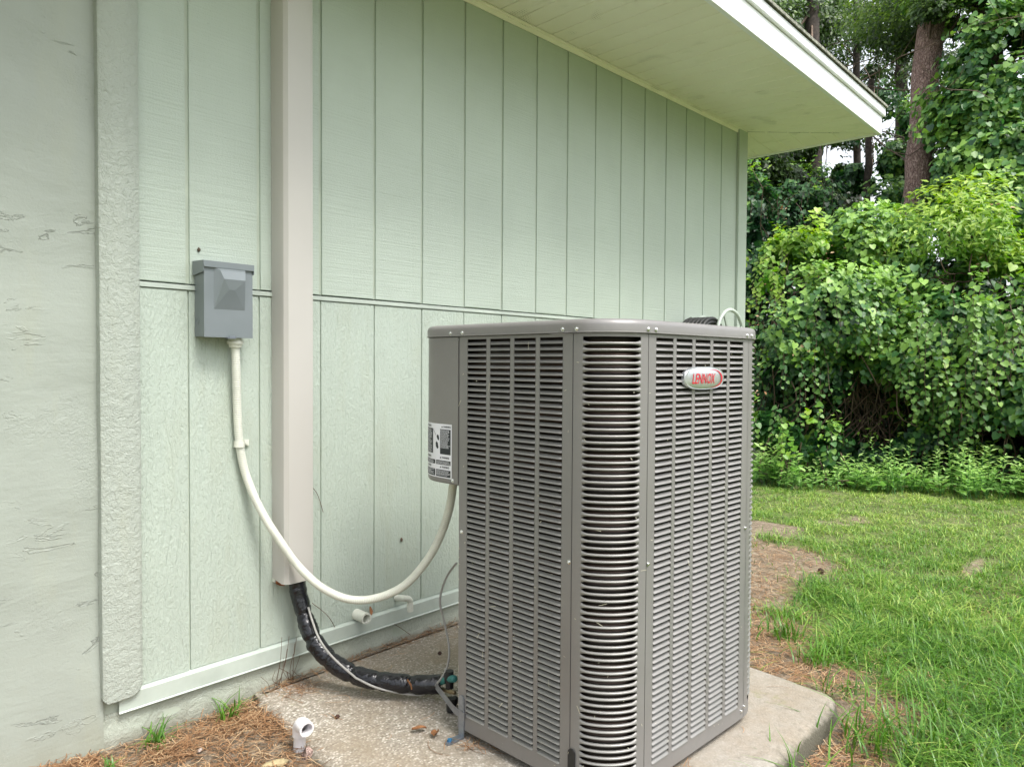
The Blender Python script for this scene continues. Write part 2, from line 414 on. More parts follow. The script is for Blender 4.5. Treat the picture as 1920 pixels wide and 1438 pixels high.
m = MB(); m.add([(.76, D - .004, ZJ - .006), (4.128, D - .004, ZJ - .006), (4.128, D + .0048, ZJ - .0035), (.76, D + .0048, ZJ - .0035), (.76, D - .004, ZJ - .0165), (4.128, D - .004, ZJ - .0165), (.76, D + .0048, ZJ - .018), (4.128, D + .0048, ZJ - .018)],
               [(0, 1, 2, 3)[::-1], (4, 5, 1, 0), (6, 7, 5, 4)]); m.build('joint_flashing', MAT['trim'], house)
# rough corner board with rounded foot
bx0, bx1, bz0 = .662, .755, ZR(-.842)
m = MB(); prof = []
NS = 26
zl = [bz0 + (ZR(1.6) - bz0) * i / NS for i in range(NS + 1)]
pl = []
for i in range(9): a = pi * 1.0 + i / 8 * pi / 2; pl.append((bx0 + .02 + .02 * cos(a), bz0 + .02 + .02 * sin(a)))
for i in range(9): a = pi * 1.5 + i / 8 * pi / 2; pl.append((bx1 - .03 + .03 * cos(a), bz0 + .035 + .03 * sin(a)))
for z in zl[2:]: pl.append((bx1 + .0012 * mnoise.noise(Vector((z * 30, 1, 1))), z))
for z in zl[:1:-1]: pl.append((bx0 + .0015 * mnoise.noise(Vector((z * 30, 5, 1))), z))
n_ = len(pl); yA, yB = D - .024, D + .0305
m.add([(x, yA + .003, z) for x, z in pl] + [(x, yB, z) for x, z in pl], [(i, n_ + i, n_ + (i + 1) % n_, (i + 1) % n_) for i in range(n_)])
cxm = (bx0 + bx1) / 2
inn = [(cxm + (x - cxm) * .93, max(z, bz0 + .003)) for x, z in pl]
m.add([(x, yA + .003, z) for x, z in pl] + [(x, yA, z) for x, z in inn], [(i, (i + 1) % n_, n_ + (i + 1) % n_, n_ + i) for i in range(n_)] + [tuple(range(n_, 2 * n_))])
m.build('rough_trim_board', MAT['rough'], house, smooth=True, angle=50)
m = MB(); m.box(4.13, XC + .018, D - .016, D + .008, ZR(-.8), ZR(1.5)).box(XC, XC + .018, D + .0081, D + .09, ZR(-.8), ZR(1.5))
m.build('corner_trim', MAT['upper'], house, bevel=.002)
# drip flashing at the foot of the siding
m = MB()
sec = [(D + .008, ZR(-.8245)), (D - .010, ZR(-.831)), (D - .0115, ZR(-.833)), (D - .0115, ZR(-.873)), (D - .0145, ZR(-.8765)), (D - .006, ZR(-.8775))]
m.rings([[(x, y, z) for y, z in sec] for x in (.702, 1.9, 3.0, 4.21)], closed=False)
m.build('drip_flashing', MAT['trim'], house)
m = MB(); vs = []; nzf = 8; nxf = 160
for j in range(nzf + 1):
    for i in range(nxf + 1):
        x = .668 + (XC - .668) * i / nxf; z = -.06 + (ZR(-.874) + .06) * j / nzf
        vs.append((x, D + .004 - .006 * mnoise.noise(Vector((x * 9, z * 12, 2))) - (.006 if z < .09 else 0), z))
m.add(vs, [(j * (nxf + 1) + i, j * (nxf + 1) + i + 1, (j + 1) * (nxf + 1) + i + 1, (j + 1) * (nxf + 1) + i) for j in range(nzf) for i in range(nxf)])
m.build('foundation', MAT['found'], house, smooth=True)
# soffit
YF, XF, ZF = 1.337, 4.672, ZR(1.355)
def sz(x, y):
    if y < D + .01 and (x < XC or (x - XC) / (XF - XC) < (D - y) / (D - YF) + 1e-6):
        t = max(0, min(1, (y - YF) / (D - YF))); return ZF + (zs(min(x, XC)) - ZF) * t
    t = max(0, min(1, (XF - x) / (XF - XC))); return ZF + (zs(XC) - ZF) * t
mit = lambda x: D - (x - XC) * (D - YF) / (XF - XC)
SW = .1016
zret = lambda X, Y: ZF + (zs(XC) - ZF) * max(0, min(1, (XF - X) / (XF - XC)))
def strip_board(cols, front):
    """vinyl strip: flat face, edges turned up into a V that opens near the wall channel"""
    m = MB(); rows = []
    for i, (u, v0, v1, wall) in enumerate(cols):
        r_ = []
        for t_ in (0, .25, .7, .88, 1):
            v = v0 + (v1 - v0) * t_; up = (.0045 if i in (0, 4) else 0)
            if i in (0, 4) and wall: up += .016 * max(0, (t_ - .7) / .3) ** 1.5
            X, Y = (u, v) if front else (v, u)
            r_.append((X, Y, (sz(X, Y) if front else zret(X, Y)) + up))
        rows.append(r_)
    m.rings(rows, closed=False); n_ = len(m.v)
    m.build('soffit_board', MAT['soffit'], house)
x = 2.072 - SW * 60
while x < XF:
    a, b = x, min(x + SW, XF)
    if b > a and b > -5:
        top = lambda X: D + .004 if X <= XC else max(YF + .002, mit(X) - .003)
        strip_board([(X, YF, top(X), X <= XC) for X in (a, a + .0035, (a + b) / 2, b - .0035, b)], True)
    x += SW
y = YF
miti = lambda Y: XC + (D - Y) * (XF - XC) / (D - YF)
while y < 7.5:
    a, b = y, y + SW
    l = lambda Y: miti(Y) + .003 if Y <= D else XC + .001
    if b < D or a > D: strip_board([(Y, l(Y), XF, False) for Y in (a, a + .0035, (a + b) / 2, b - .0035, b)], False)
    else: strip_board([(Y, l(Y), XF, False) for Y in (a, a + .0035, D, b - .0035, b)], False)
    y += SW
m = MB(); m.prism([(-5, YF + .01), (XF - .01, YF + .01), (XF - .01, 7.5), (-5, 7.5)], ZF + .042, ZF + .05); m.build('soffit_lining', MAT['dark'], house)
# channel along the wall
m = MB(); xs = [-5, 1.95, XC]
m.rings([[(X, D - .001, zs(X) - .024), (X, D - .006, zs(X) - .024), (X, D - .007, zs(X) - .006), (X, D - .020, zs(X) - .005), (X, D - .020, zs(X) - .002), (X, D - .004, zs(X) - .002)] for X in xs], closed=True, cap0=True, cap1=True)
m.build('wall_channel', MAT['soffit'], house)
# fascia, gutter-less metal edge, shingles
m = MB(); m.box(-5, XF + .022, YF - .022, YF - .0005, ZF - .006, ZF + .098); m.build('fascia', MAT['white'], house, bevel=.002)
m = MB(); m.box(XF + .0005, XF + .022, YF - .0004, 7.5, ZF - .006, ZF + .098); m.build('fascia', MAT['white'], house, bevel=.002)
def zroof(Y): return ZF + .150 + (Y - YF) * .3
m = MB(); m.rings([[(X, YF - .0225, ZF + .0985), (X, YF - .034, ZF + .099), (X, YF - .037, ZF + .104), (X, YF - .037, ZF + .144), (X, YF + .05, ZF + .147 + .01)] for X in (-5, XF + .036)], closed=False)
m.build('drip_edge', MAT['white'], house)
m = MB(); m.rings([[(XF + .0225, Y, ZF + .0985), (XF + .034, Y, ZF + .099), (XF + .037, Y, ZF + .104), (XF + .037, Y, ZF + .144), (XF - .05, Y, ZF + .147 + .01)] for Y in (YF - .037, 7.5)], closed=False)
m.build('drip_edge', MAT['white'], house)
xr, yr = XF + .045, YF - .048; hp = 3.2
m = MB(); tt = .013; bz = ZF + .149
A, B_, C_, D_ = (-5, yr, bz), (xr, yr, bz), (xr - hp, yr + hp, bz + hp * .33), (-5, yr + hp, bz + hp * .33)
m.add([A, B_, C_, D_] + [(p[0], p[1], p[2] + tt) for p in (A, B_, C_, D_)], [(3, 2, 1, 0), (4, 5, 6, 7), (0, 1, 5, 4), (3, 0, 4, 7), (2, 3, 7, 6)])
E_, F_ = (xr, 7.6, bz), (xr - hp, 7.6, bz + hp * .33)
m.add([B_, E_, F_, C_] + [(p[0], p[1], p[2] + tt) for p in (B_, E_, F_, C_)], [(3, 2, 1, 0), (4, 5, 6, 7), (0, 1, 5, 4), (1, 2, 6, 5)])
m.build('roof', MAT['shingle'], house)

# ------------------------------------------------------------------ concrete slab
poly = []
def arc(cx, cy, r, a0, a1, n=8): return [(cx + r * cos(radians(a0 + (a1 - a0) * i / n)), cy + r * sin(radians(a0 + (a1 - a0) * i / n))) for i in range(n + 1)]
raw = [(.985, 1.2), (.97, .78)] + arc(1.03, .76, .055, 180, 270) + [(1.3, .703), (1.6, .700), (1.9, .704)] + arc(2.135, .755, .045, 270, 365) + [(2.20, .9), (2.235, 1.2), (2.25, 1.6), (2.25, D - .003), (1.067, D - .003), (1.03, 1.65), (1.004, 1.43)]
pts = []
for i in range(len(raw)):
    p, q = raw[i], raw[(i + 1) % len(raw)]; L = hypot(q[0] - p[0], q[1] - p[1]); k = max(1, int(L / .02))
    for j in range(k): pts.append((p[0] + (q[0] - p[0]) * j / k, p[1] + (q[1] - p[1]) * j / k))
cx_, cy_ = 1.6, 1.3; ZS = ZR(-.946)
def off(d, z, amp, o=0):
    out = []
    n = len(pts)
    for i, (x, y) in enumerate(pts):
        p, q = pts[i - 1], pts[(i + 1) % n]; tx, ty = q[0] - p[0], q[1] - p[1]; L = hypot(tx, ty) or 1
        nx_, ny_ = ty / L, -tx / L; dd = d + amp * mnoise.noise(Vector((x * 28, y * 28, z * 60 + o)))
        if y > D - .05: dd = min(dd, 0)
        out.append((x + nx_ * dd, y + ny_ * dd, z + amp * .4 * mnoise.noise(Vector((x * 20, y * 20, 7 + o)))))
    return out
m = MB(); m.rings([off(.03, -.02, .006), off(.028, .03, .009, 1), off(.022, ZS - .016, .008, 2), off(.010, ZS - .005, .005, 3), off(-.008, ZS - .001, .001, 4), off(-.03, ZS, 0)], cap1=True)
s = m.build('concrete_slab', MAT['slab'], smooth=True, angle=60); tag(s, 'weathered concrete equipment slab under the grey cooling unit, edge stained and mossy', 'slab')

# ------------------------------------------------------------------ air conditioner
AC = empty('air_conditioner', (1.26875, .85242, 0), radians(-2.880), label='taupe louvered outdoor air conditioning unit standing on the concrete slab', cat='air conditioner')
S, R = .681, .115; ZB, ZT = ZR(-.925), ZR(.0655)
def rsq(off=0, n=10, S=S, R=R):
    """rounded square loop (x,y,nx,ny) starting on near corner; local axes: +x right face, +y left face"""
    out = []
    for cx, cy, a0 in ((R, R, 180), (S - R, R, 270), (S - R, S - R, 0), (R, S - R, 90)):
        for i in range(n + 1):
            a = radians(a0 + 90 * i / n); out.append((cx + (R + off) * cos(a), cy + (R + off) * sin(a)))
    return out
def AB(m, name, mat, **k): return m.build(name, mat, AC, local=True, **k)
# base pan (cut away at the service corner)
def cutcorner(loop):
    return [p for p in loop if not (p[0] < .19 and p[1] > .492 and (p[1] - p[0]) > .487)]
def service_loop(off):
    lp = rsq(off); out = []
    for p in lp:
        if p[1] - p[0] > .489 and p[1] > .4: continue
        out.append(p)
    # insert chamfer ends between back face and left face
    i = max(range(len(out)), key=lambda k: out[k][1] * 1000 - out[k][0])
    out = out[:i + 1] + [(.192 + off, S + off), (-off, .489 - off)] + out[i + 1:]
    return out
lp = service_loop(-.001)
m = MB(); m.rings([[(x, y, ZB) for x, y in lp], [(x, y, ZB + .012) for x, y in lp]], cap0=True, cap1=True); AB(m, 'base_pan', MAT['ac'])
# coil core
lp = []
for cx, cy, a0 in ((R, R, 180), (S - R, R, 270), (S - R, S - R, 0)):
    for i in range(11): a = radians(a0 + 90 * i / 10); lp.append((cx + (R - .022) * cos(a), cy + (R - .022) * sin(a)))
lp += [(.215, S - .022), (.022, .478)]
m = MB(); m.rings([[(x, y, ZB + .014) for x, y in lp], [(x, y, ZT - .004) for x, y in lp]], cap1=True); AB(m, 'coil', MAT['coil'], smooth=True, angle=40)
# service bulkhead behind the control cover
m = MB(); m.prism([(.008, .489), (.198, S - .008), (.205, S - .014), (.012, .480)], ZB + .012, ZT - .002); AB(m, 'service_panel', MAT['ac'])
PITCH, ROWS = .0141, 67
ZL = ZR(.0574)
COLS = [.1443 + k * .0811 for k in range(5)]; CW = .0683
def side_panel(n, end, swap, name='side_panel', start=R + .0012):
    """frame with columns of openings; swap: lies on x=0 face instead of y=0"""
    m = MB(); zb = ZL - PITCH * ROWS
    def bx(a, b, z0, z1):
        if swap: m.box(.0002, .0016, a, b, z0, z1)
        else: m.box(a, b, .0002, .0016, z0, z1)
    bx(start, end, zb - .001, ZB + .010) if False else bx(start, end, ZB + .002, zb)
    bx(start, end, ZL, ZT - .001)
    bx(start, COLS[0], zb, ZL)
    for k in range(n - 1): bx(COLS[k] + CW, COLS[k + 1], zb, ZL)
    bx(COLS[n - 1] + CW, end, zb, ZL)
    # folded edges
    if swap: m.box(.0017, .014, end - .0015, end, ZB + .002, ZT - .001)
    o = AB(m, name, MAT['ac']); return o
PL = side_panel(4, .4858, True); PR = side_panel(5, R + .4508, False)
# bottom rail with rolled lip
def slat_mesh():
    m = MB(); w = CW
    sec = [(-.0055, 0), (-.0046, -.0006), (-.0016, -.0024), (.0014, -.0046), (.0028, -.0062), (.0030, -.0070), (.0022, -.0074)]
    e = .0035
    rows = [[(u, -o, z) for o, z in sec] for u in (e * .2, e, w - e, w - e * .2)]
    for r_, k in ((rows[0], .35), (rows[3], .35)):
        for i in range(len(r_)): r_[i] = (r_[i][0], r_[i][1] * (k if r_[i][1] < 0 else 1) , r_[i][2])
    m.rings(rows, closed=False)
    for u, s_ in ((0.0, 1), (w, -1)):
        m.add([(u, 0, 0), (u, 0, -.0082), (u + s_ * e * .2, sec and -sec[-1][0] * .35, sec[-1][1]), (u + s_ * e * .2, .0055, 0)], [(0, 1, 2, 3)])
    return m.mesh('louver', MAT['slat'], smooth=True, angle=50)
slat = slat_mesh()
rest = MB(); cnt = 0
sv = [tuple(v.co) for v in slat.vertices]; sf = [tuple(p.vertices) for p in slat.polygons]
for n, swap in ((4, True), (5, False)):
    for c in range(n):
        for r_ in range(ROWS):
            z = ZL - PITCH * r_ - (PITCH - .0074)
            if cnt < 300:
                o = bpy.data.objects.new('louver', slat); COL.objects.link(o); o.parent = AC
                if swap: o.location = (0.0008, COLS[c] + CW, z); o.rotation_euler = (0, 0, radians(-90))
                else: o.location = (COLS[c], .0008, z)
            else:
                rest.add([(COLS[c] + v[0], .0008 + v[1], z + v[2]) for v in sv], sf)
            cnt += 1
o = AB(rest, 'louver_rows', MAT['slat'], smooth=True, angle=50); tag(o, kind='stuff')
# bent corner panel: edge strips, head and foot, curved bars; near corner and the one at the right
def corner_panel(cx, cy, a0, bars=True):
    m = MB(); N = 20; zb = ZL - PITCH * ROWS
    mg = 12.5
    def patch(aa, ab, z0, z1, n):
        r0 = [];
        for rr in (R, R - .0014):
            pass
        A_ = [radians(aa + (ab - aa) * i / n) for i in range(n + 1)]
        m.rings([[(cx + R * cos(a), cy + R * sin(a), z) for a in A_] for z in (z0, z1)] , closed=False)
        m.rings([[(cx + (R - .0014) * cos(a), cy + (R - .0014) * sin(a), z) for a in A_] for z in (z1, z0)], closed=False)
    patch(a0 + .6, a0 + mg, ZB + .002, ZT - .001, 3); patch(a0 + 90 - mg, a0 + 89.4, ZB + .002, ZT - .001, 3)
    patch(a0 + mg, a0 + 90 - mg, ZL, ZT - .001, 12); patch(a0 + mg, a0 + 90 - mg, ZB + .002, zb, 12)
    AB(m, 'corner_panel', MAT['ac'], smooth=True, angle=30)
    b = MB(); n = 18
    rows = []
    for i in range(n + 1):
        t = i / n; a = radians(a0 + mg - .6 + (90 - 2 * mg + 1.2) * t)
        d = min(t, 1 - t) * n
        hh = .0031 if d >= 2 else (.0071, .0042)[int(d)]; bul = .0030 if d >= 2 else (.0002, .0018)[int(d)]
        ring = []
        for j in range(7):
            b_ = pi * j / 6; rr = R - .0022 + (bul + .0022) * sin(b_); ring.append((rr * cos(a), rr * sin(a), hh * cos(b_)))
        rows.append(ring)
    # more rings near the ends for the round slot corners
    b.rings(rows, closed=False)
    me = b.mesh('corner_bar', MAT['slat'], smooth=True, angle=70)
    for r_ in range(1, ROWS):
        o = bpy.data.objects.new('corner_bar', me); COL.objects.link(o); o.parent = AC; o.location = (cx, cy, ZL - PITCH * r_)
corner_panel(R, R, 180); corner_panel(S - R, R, 270)
# seams (dark joint lines)
m = MB(); m.box(.0012, .003, R - .002, R + .003, ZB + .003, ZT - .002).box(R - .002, R + .003, .0012, .003, ZB + .003, ZT - .002).box(.565, .571, .0018, .003, ZB + .003, ZT - .002)
AB(m, 'seam_gap', MAT['dark'])
# back and right hidden sides
m = MB(); m.box(S - .0016, S - .0002, R + .001, S - R, ZB + .002, ZT - .001).box(.2, S - R, S - .0016, S - .0002, ZB + .002, ZT - .001)
m.rings([[(S - R + R * cos(radians(a)), S - R + R * sin(radians(a)), z) for a in range(0, 91, 9)] for z in (ZB + .002, ZT - .001)], closed=False)
AB(m, 'rear_panel', MAT['ac'])
# cap
sec = [(-.020, ZT + .0005), (.0035, ZT + .0003), (.0060, ZT + .0006), (.0062, ZT + .0022), (.0045, ZT + .0030), (.0045, ZT + .018), (.0030, ZT + .0235), (-.001, ZT + .0275), (-.008, ZT + .030), (-.05, ZT + .031)]
m = MB(); m.rings([[(x, y, z) for x, y in rsq(o_, 12)] for o_, z in sec])
# annular top plate to the fan opening
inner = rsq(-.05, 12); n_ = len(inner)
circ = []
for x, y in inner:
    a = atan2(y - S / 2, x - S / 2); circ.append((S / 2 + .245 * cos(a), S / 2 + .245 * sin(a)))
m.rings([[(x, y, ZT + .031) for x, y in inner], [(x, y, ZT + .031) for x, y in circ], [(x, y, ZT + .02) for x, y in circ]])
AB(m, 'top_cap', MAT['ac'], smooth=True, angle=35)
m = MB()
for r_ in np.linspace(.03, .245, 14): m.sweep([(S / 2 + r_ * cos(a), S / 2 + r_ * sin(a), ZT + .030 + .006 * (1 - (r_ / .245) ** 2)) for a in np.linspace(0, 2 * pi, 41)], .0014, 4, cap=False)
for k in range(8): a = k * pi / 4; m.sweep([(S / 2 + r_ * cos(a), S / 2 + r_ * sin(a), ZT + .027 + .006 * (1 - (r_ / .245) ** 2)) for r_ in (.0, .12, .245)], .002, 4)
AB(m, 'fan_guard', MAT['dark'])
# control cover round the service corner
def cov(u, off=0.0):       # path: flat left face then round to the back face
    if u <= S - R - .4886: return (-off, .4886 + u)
    v = (u - (S - R - .4886)) / R
    if v <= pi / 2: a = pi - v; return (R + (R + off) * cos(a), S - R + (R + off) * sin(a))
    return (R + (v - pi / 2) * R, S + off)
UE = (S - R - .4886) + R * pi / 2 + .07
us = list(np.linspace(0, S - R - .4886, 4)) + list(np.linspace(S - R - .4886, S - R - .4886 + R * pi / 2, 16))[1:] + [UE]
m = MB(); zb_ = ZR(-.309)
ring = lambda off, z: [(*cov(u, off), z) for u in us]
m.rings([ring(-.012, zb_ - .001), ring(-.002, zb_ - .001), ring(.0012, zb_ + .0025), ring(.0015, zb_ + .006), ring(.0015, ZT - .0015)], closed=False)
bot = ring(-.001, zb_ - .0008); m.add(bot, [tuple(range(len(bot)))])
m.box(.0, .012, .4882, .4890, zb_, ZT - .002)
AB(m, 'control_cover', MAT['ac'], smooth=True, angle=40)
# warning label on the cover
LU, LW_, LZ, LH = .0235, .135, ZR(-.1575), .139
def lab(a, b, off): x, y = cov(LU + a, off); return (x, y, LZ - b)
def strip(m, a0, a1, b0, b1, off, n=None):
    n = n or max(1, int((a1 - a0) / .008) + 1)
    m.rings([[lab(a0 + (a1 - a0) * i / n, b, off) for i in range(n + 1)] for b in (b1, b0)], closed=False)
m = MB(); strip(m, 0, LW_, 0, LH, .0019); L0 = AB(m, 'warning_label', MAT['paper'])
m = MB(); w_ = MB()
blocks = [(.004, .046, .0135, .078), (.077, .131, .0135, .078), (.004, .062, .094, .105), (.066, .131, .094, .105), (.004, .062, .118, .136), (.066, .131, .118, .136)]
for q, (a0, a1, b0, b1) in enumerate(blocks):
    strip(m, a0, a1, b0, b1, .0022)
    b = b0 + .0022
    while b < b1 - (.016 if q == 0 else .002):
        a = a1 - .002; end = a0 + .002 + random.random() * .3 * (a1 - a0)
        while a > end:
            wd = random.uniform(.002, .006); 
            if a - wd > a0 + .001: strip(w_, a - wd, a, b, b + .0011, .0024, 1)
            a -= wd + .0011
        b += .0028
# hand and moving blade pictogram
def poly_lab(mm, P, off=.0022): mm.add([lab(a, b, off) for a, b in P], [tuple(range(len(P)))])
poly_lab(m, [(.052, .062), (.057, .066), (.063, .060), (.064, .050), (.060, .046), (.055, .050)])
poly_lab(m, [(.051, .044), (.056, .041), (.060, .034), (.057, .028), (.052, .030), (.0495, .038)])
for k in range(6): a = .061 + k * .0022; poly_lab(m, [(a, .030 - k * .0025 + (k % 2) * .003), (a + .0012, .030 - k * .0025 + (k % 2) * .003), (a + .0034, .0275 - k * .0025 + ((k + 1) % 2) * .003), (a + .0022, .0275 - k * .0025 + ((k + 1) % 2) * .003)])
for a1, b1 in ((.041, .0045), (.125, .0045), (.047, .084), (.125, .084), (.047, .1085), (.125, .1085)): poly_lab(m, [(a1, b1 + .005), (a1 - .003, b1), (a1 - .006, b1 + .005)])
def textmesh(s_, size, shear=0., sx=1., bold=0.):
    c = bpy.data.curves.new('txt', 'FONT'); c.body = s_; c.size = size; c.shear = shear; c.offset = bold; c.resolution_u = 3
    o = bpy.data.objects.new('txt', c); me = bpy.data.meshes.new_from_object(o); bpy.data.objects.remove(o); bpy.data.curves.remove(c)
    V = [(v.co.x * sx, v.co.y) for v in me.vertices]; Fs = [tuple(p.vertices) for p in me.polygons]; bpy.data.meshes.remove(me); return V, Fs
V, Fs = textmesh('WARNING', .0072, 0, .85, .0002); wd = max(v[0] for v in V)
for a1, b1 in ((.033, .0095), (.117, .0095), (.039, .089), (.117, .089), (.039, .1135), (.117, .1135)):
    m.add([lab(a1 - v[0], b1 - v[1], .0023) for v in V], [f for f in Fs])
lp_ = AB(m, 'label_print', MAT['ink']); lp_.parent = L0; tag(lp_, kind='stuff'); tx = AB(w_, 'label_text', MAT['paper']); tx.parent = L0; tag(tx, kind='stuff')
# fix local transforms for second level (label has identity transform inside AC)
# badge
bcx, bcz = .3385, ZR(-.0325); bw, bh = .0895, .0272
def se(a, w_, h_, p=2.7): c_, s_ = cos(a), sin(a); return (w_ * abs(c_) ** (2 / p) * (1 if c_ > 0 else -1), h_ * abs(s_) ** (2 / p) * (1 if s_ > 0 else -1))
m = MB(); NB = 48; rings = []
for k, y in ((1, .002), (1, -.006), (.97, -.0078), (.93, -.0072), (.88, -.0086), (.6, -.0105), (.3, -.0115)):
    rings.append([(bcx + se(2 * pi * i / NB, bw * k, bh * k)[0], y, bcz + se(2 * pi * i / NB, bw * k, bh * k)[1]) for i in range(NB)])
m.rings(rings, cap1=True); BD = AB(m, 'badge', MAT['silver'], smooth=True, angle=50)
def by(x, z):
    k = min(.95, sqrt((x / bw) ** 2 + (z / bh) ** 2)); return -.0124 + .0042 * max(0, k - .25)
V, Fs = textmesh('LENNOX', .030, .28, 1., .0002); x0 = min(v[0] for v in V); wd = max(v[0] for v in V) - x0; hh = max(v[1] for v in V)
tw, th = .102, .0235
m = MB(); V2 = [(-.062 + (v[0] - x0) / wd * tw, -.0125 + v[1] / hh * th) for v in V]
m.add([(bcx + x, by(x, z) - .0008, bcz + z) for x, z in V2], Fs); AB(m, 'badge_lettering', MAT['red']).parent = BD
m = MB(); ro, ri = [], []
for i in range(25):
    a = radians(112 - 218 * i / 24); t = sin(pi * i / 24) ** .8 * .0044 + .0002
    ro.append((.030 + .046 * cos(a), -.001 + .0215 * sin(a))); ri.append((.030 + (.046 - t * 1.5) * cos(a), -.001 + (.0215 - t * .45) * sin(a)))
m.add([(bcx + x, by(x, z) - .0006, bcz + z) for x, z in ro + ri], [(i, i + 1, 26 + i, 25 + i) for i in range(24)]); AB(m, 'badge_swoosh', MAT['red']).parent = BD
# screws
def screw_mesh():
    m = MB(); rr = [(.0052, 0), (.0052, .0008), (.0036, .0012), (.0036, .0030), (.0026, .0040)]
    m.rings([[(r_ * cos(2 * pi * i / 10), -d, r_ * sin(2 * pi * i / 10)) for i in range(10)] for r_, d in rr], cap1=True); return m.mesh('screw', MAT['screw'], smooth=True, angle=40)
scm = screw_mesh()
def put_screw(p, ang):
    o = bpy.data.objects.new('screw', scm); COL.objects.link(o); o.parent = AC; o.location = p; o.rotation_euler = (0, 0, radians(ang))
ZC = ZT + .0085
for y in (.470, .515): put_screw((-.0045, y, ZC), -90)
put_screw((-.0045, R + .026, ZC), -90); a = radians(186); put_screw((R + (R + .0045) * cos(a), R + (R + .0045) * sin(a), ZC), -84)
a = radians(266); put_screw((R + (R + .0045) * cos(a), R + (R + .0045) * sin(a), ZC), -4); put_screw((R + .020, -.0045, ZC), 0)
put_screw((.548, -.0045, ZC), 0); put_screw((.572, -.0045, ZC), 0)
for p, a in (((0, .4739, ZR(-.4244)), -90), ((0, .1215, ZR(-.4318)), -90), ((R + .006, 0, ZR(-.435)), 0), ((.560, 0, ZR(-.424)), 0), ((.553, 0, ZB + .022), 0), ((.568, .0, ZB + .030), 0)): put_screw(p, a)
x, y = cov(.0195, .0015); put_screw((x, y, ZR(-.2990)), -90)
# hold-down brackets
def bracket(y, flip):
    m = MB(); w2 = .0095; z1 = ZR(-.838); N = 6
    top = [(y + w2 * cos(a), z1 - w2 + w2 * sin(a)) for a in np.linspace(0, pi, 9)]
    P = top + [(y - w2, ZS + .006), (y + w2, ZS + .006)]; n_ = len(P)
    m.add([(-.0035, a, b) for a, b in P] + [(-.0008, a, b) for a, b in P], [tuple(range(n_)), tuple(range(2 * n_ - 1, n_ - 1, -1))] + [(i, n_ + i, n_ + (i + 1) % n_, (i + 1) % n_) for i in range(n_)])
    tb = [(-.045 - w2 * sin(a), y + w2 * cos(a)) for a in np.linspace(0, pi, 9)]
    m.prism([(-.0008, y + w2)] + [(p[0], p[1]) for p in tb] + [(-.0008, y - w2)], ZS + .001, ZS + .0058)
    b_ = AB(m, 'hold_down_bracket', MAT['dark' if flip else 'steel'], smooth=False)
    s2 = MB(); s2.sweep([(-.041, y, ZS + .0059), (-.041, y, ZS + .0115)], .0062, 6); b2 = AB(s2, 'anchor_bolt', plain('blue_anchor', (.03, .13, .25), .4)); b2.parent = b_
bracket(.4700, False); bracket(.1085, True)
m = MB(); m.add([(.02, .60, ZB + .075), (-.002, .50, ZB + .052), (-.006, .455, ZB + .048), (.02, .60, ZB + .055), (-.002, .50, ZB + .032), (-.006, .455, ZB + .028)], [(0, 1, 4, 3), (1, 2, 5, 4)]); AB(m, 'strap', MAT['steel'])
# service valves
m = MB()
def C2(px, py, dd): p = at(px, py, dd); return p
Mi = Matrix.Translation((1.26875, .85242, 0)) @ Matrix.Rotation(radians(-2.88), 4, 'Z')
Mi = Mi.inverted()
def L(p): return tuple(Mi @ Vector(p))
vb = L(at(843, 1276, 2.02))
m.sweep([(vb[0] + .02, vb[1] + .03, vb[2]), vb], .014, 10).sweep([(vb[0], vb[1], vb[2] - .02), (vb[0], vb[1], vb[2] + .028)], .011, 10)
vb2 = L(at(846, 1322, 2.0)); m.sweep([(vb2[0] + .03, vb2[1] + .02, vb2[2]), vb2], .011, 10).sweep([(vb2[0], vb2[1], vb2[2] - .015), (vb2[0], vb2[1], vb2[2] + .02)], .013, 8)
AB(m, 'service_valve', MAT['dark'], smooth=True, angle=40)

# ------------------------------------------------------------------ line-set cover
X1, X2, YC = 1.127, 1.226, 1.876
cz = ZR(-.638)
t = empty('line_cover', (1.175, D, cz), label='tall cream plastic pipe cover running up the siding beside the grey box', cat='pipe cover')
def csec(k=0): return [(X1, D - .001), (X1 + .001, YC + .018), (X1 + .004, YC + .010), (X1 + .010, YC + .004), (X1 + .014, YC), (X2 - .012, YC), (X2 - .004, YC + .003), (X2, YC + .010), (X2, D - .001)]
m = MB(); sec = csec(); m.rings([[(x, y, cz + (.010 if y > YC + .03 else 0)) for x, y in sec]] + [[(x, y, z) for x, y in sec] for z in (cz + .03, ZR(.4), zs(1.17) - .001)], closed=False)
inn = [(x + (.0025 if x < 1.18 else -.0025), y + (.0025 if y < D - .02 else 0)) for x, y in sec]
m.rings([[(x, y, cz + (.010 if y > YC + .03 else 0)) for x, y in inn], [(x, y, cz + .2) for x, y in inn]][::-1], closed=False)
m.rings([[(x, y, cz + (.010 if y > YC + .03 else 0)) for x, y in inn], [(x, y, cz + (.010 if y > YC + .03 else 0)) for x, y in sec]], closed=False)
m.build('cover_shell', MAT['cream'], t, smooth=True, angle=24)
m = MB(); m.box(X1 + .001, X1 + .006, D - .012, D - .0005, cz - .002, ZR(1.3)); m.build('mounting_base', MAT['pvc_cream'], t)
# crumbling foam under the cover
m = MB(); P = [(X1 + .004 + i * .009, 1.93 - .005 * i, cz + .006 - .006 * abs(mnoise.noise(Vector((i * 1.7, 0, 0)))) - .006) for i in range(6)]
m.sweep(P, [.006, .010, .012, .009, .010, .005], 8); o = m.build('foam_filler', MAT['rust'], smooth=True); tag(o, 'rust coloured crumbling foam plug under the end of the cream cover', 'foam')

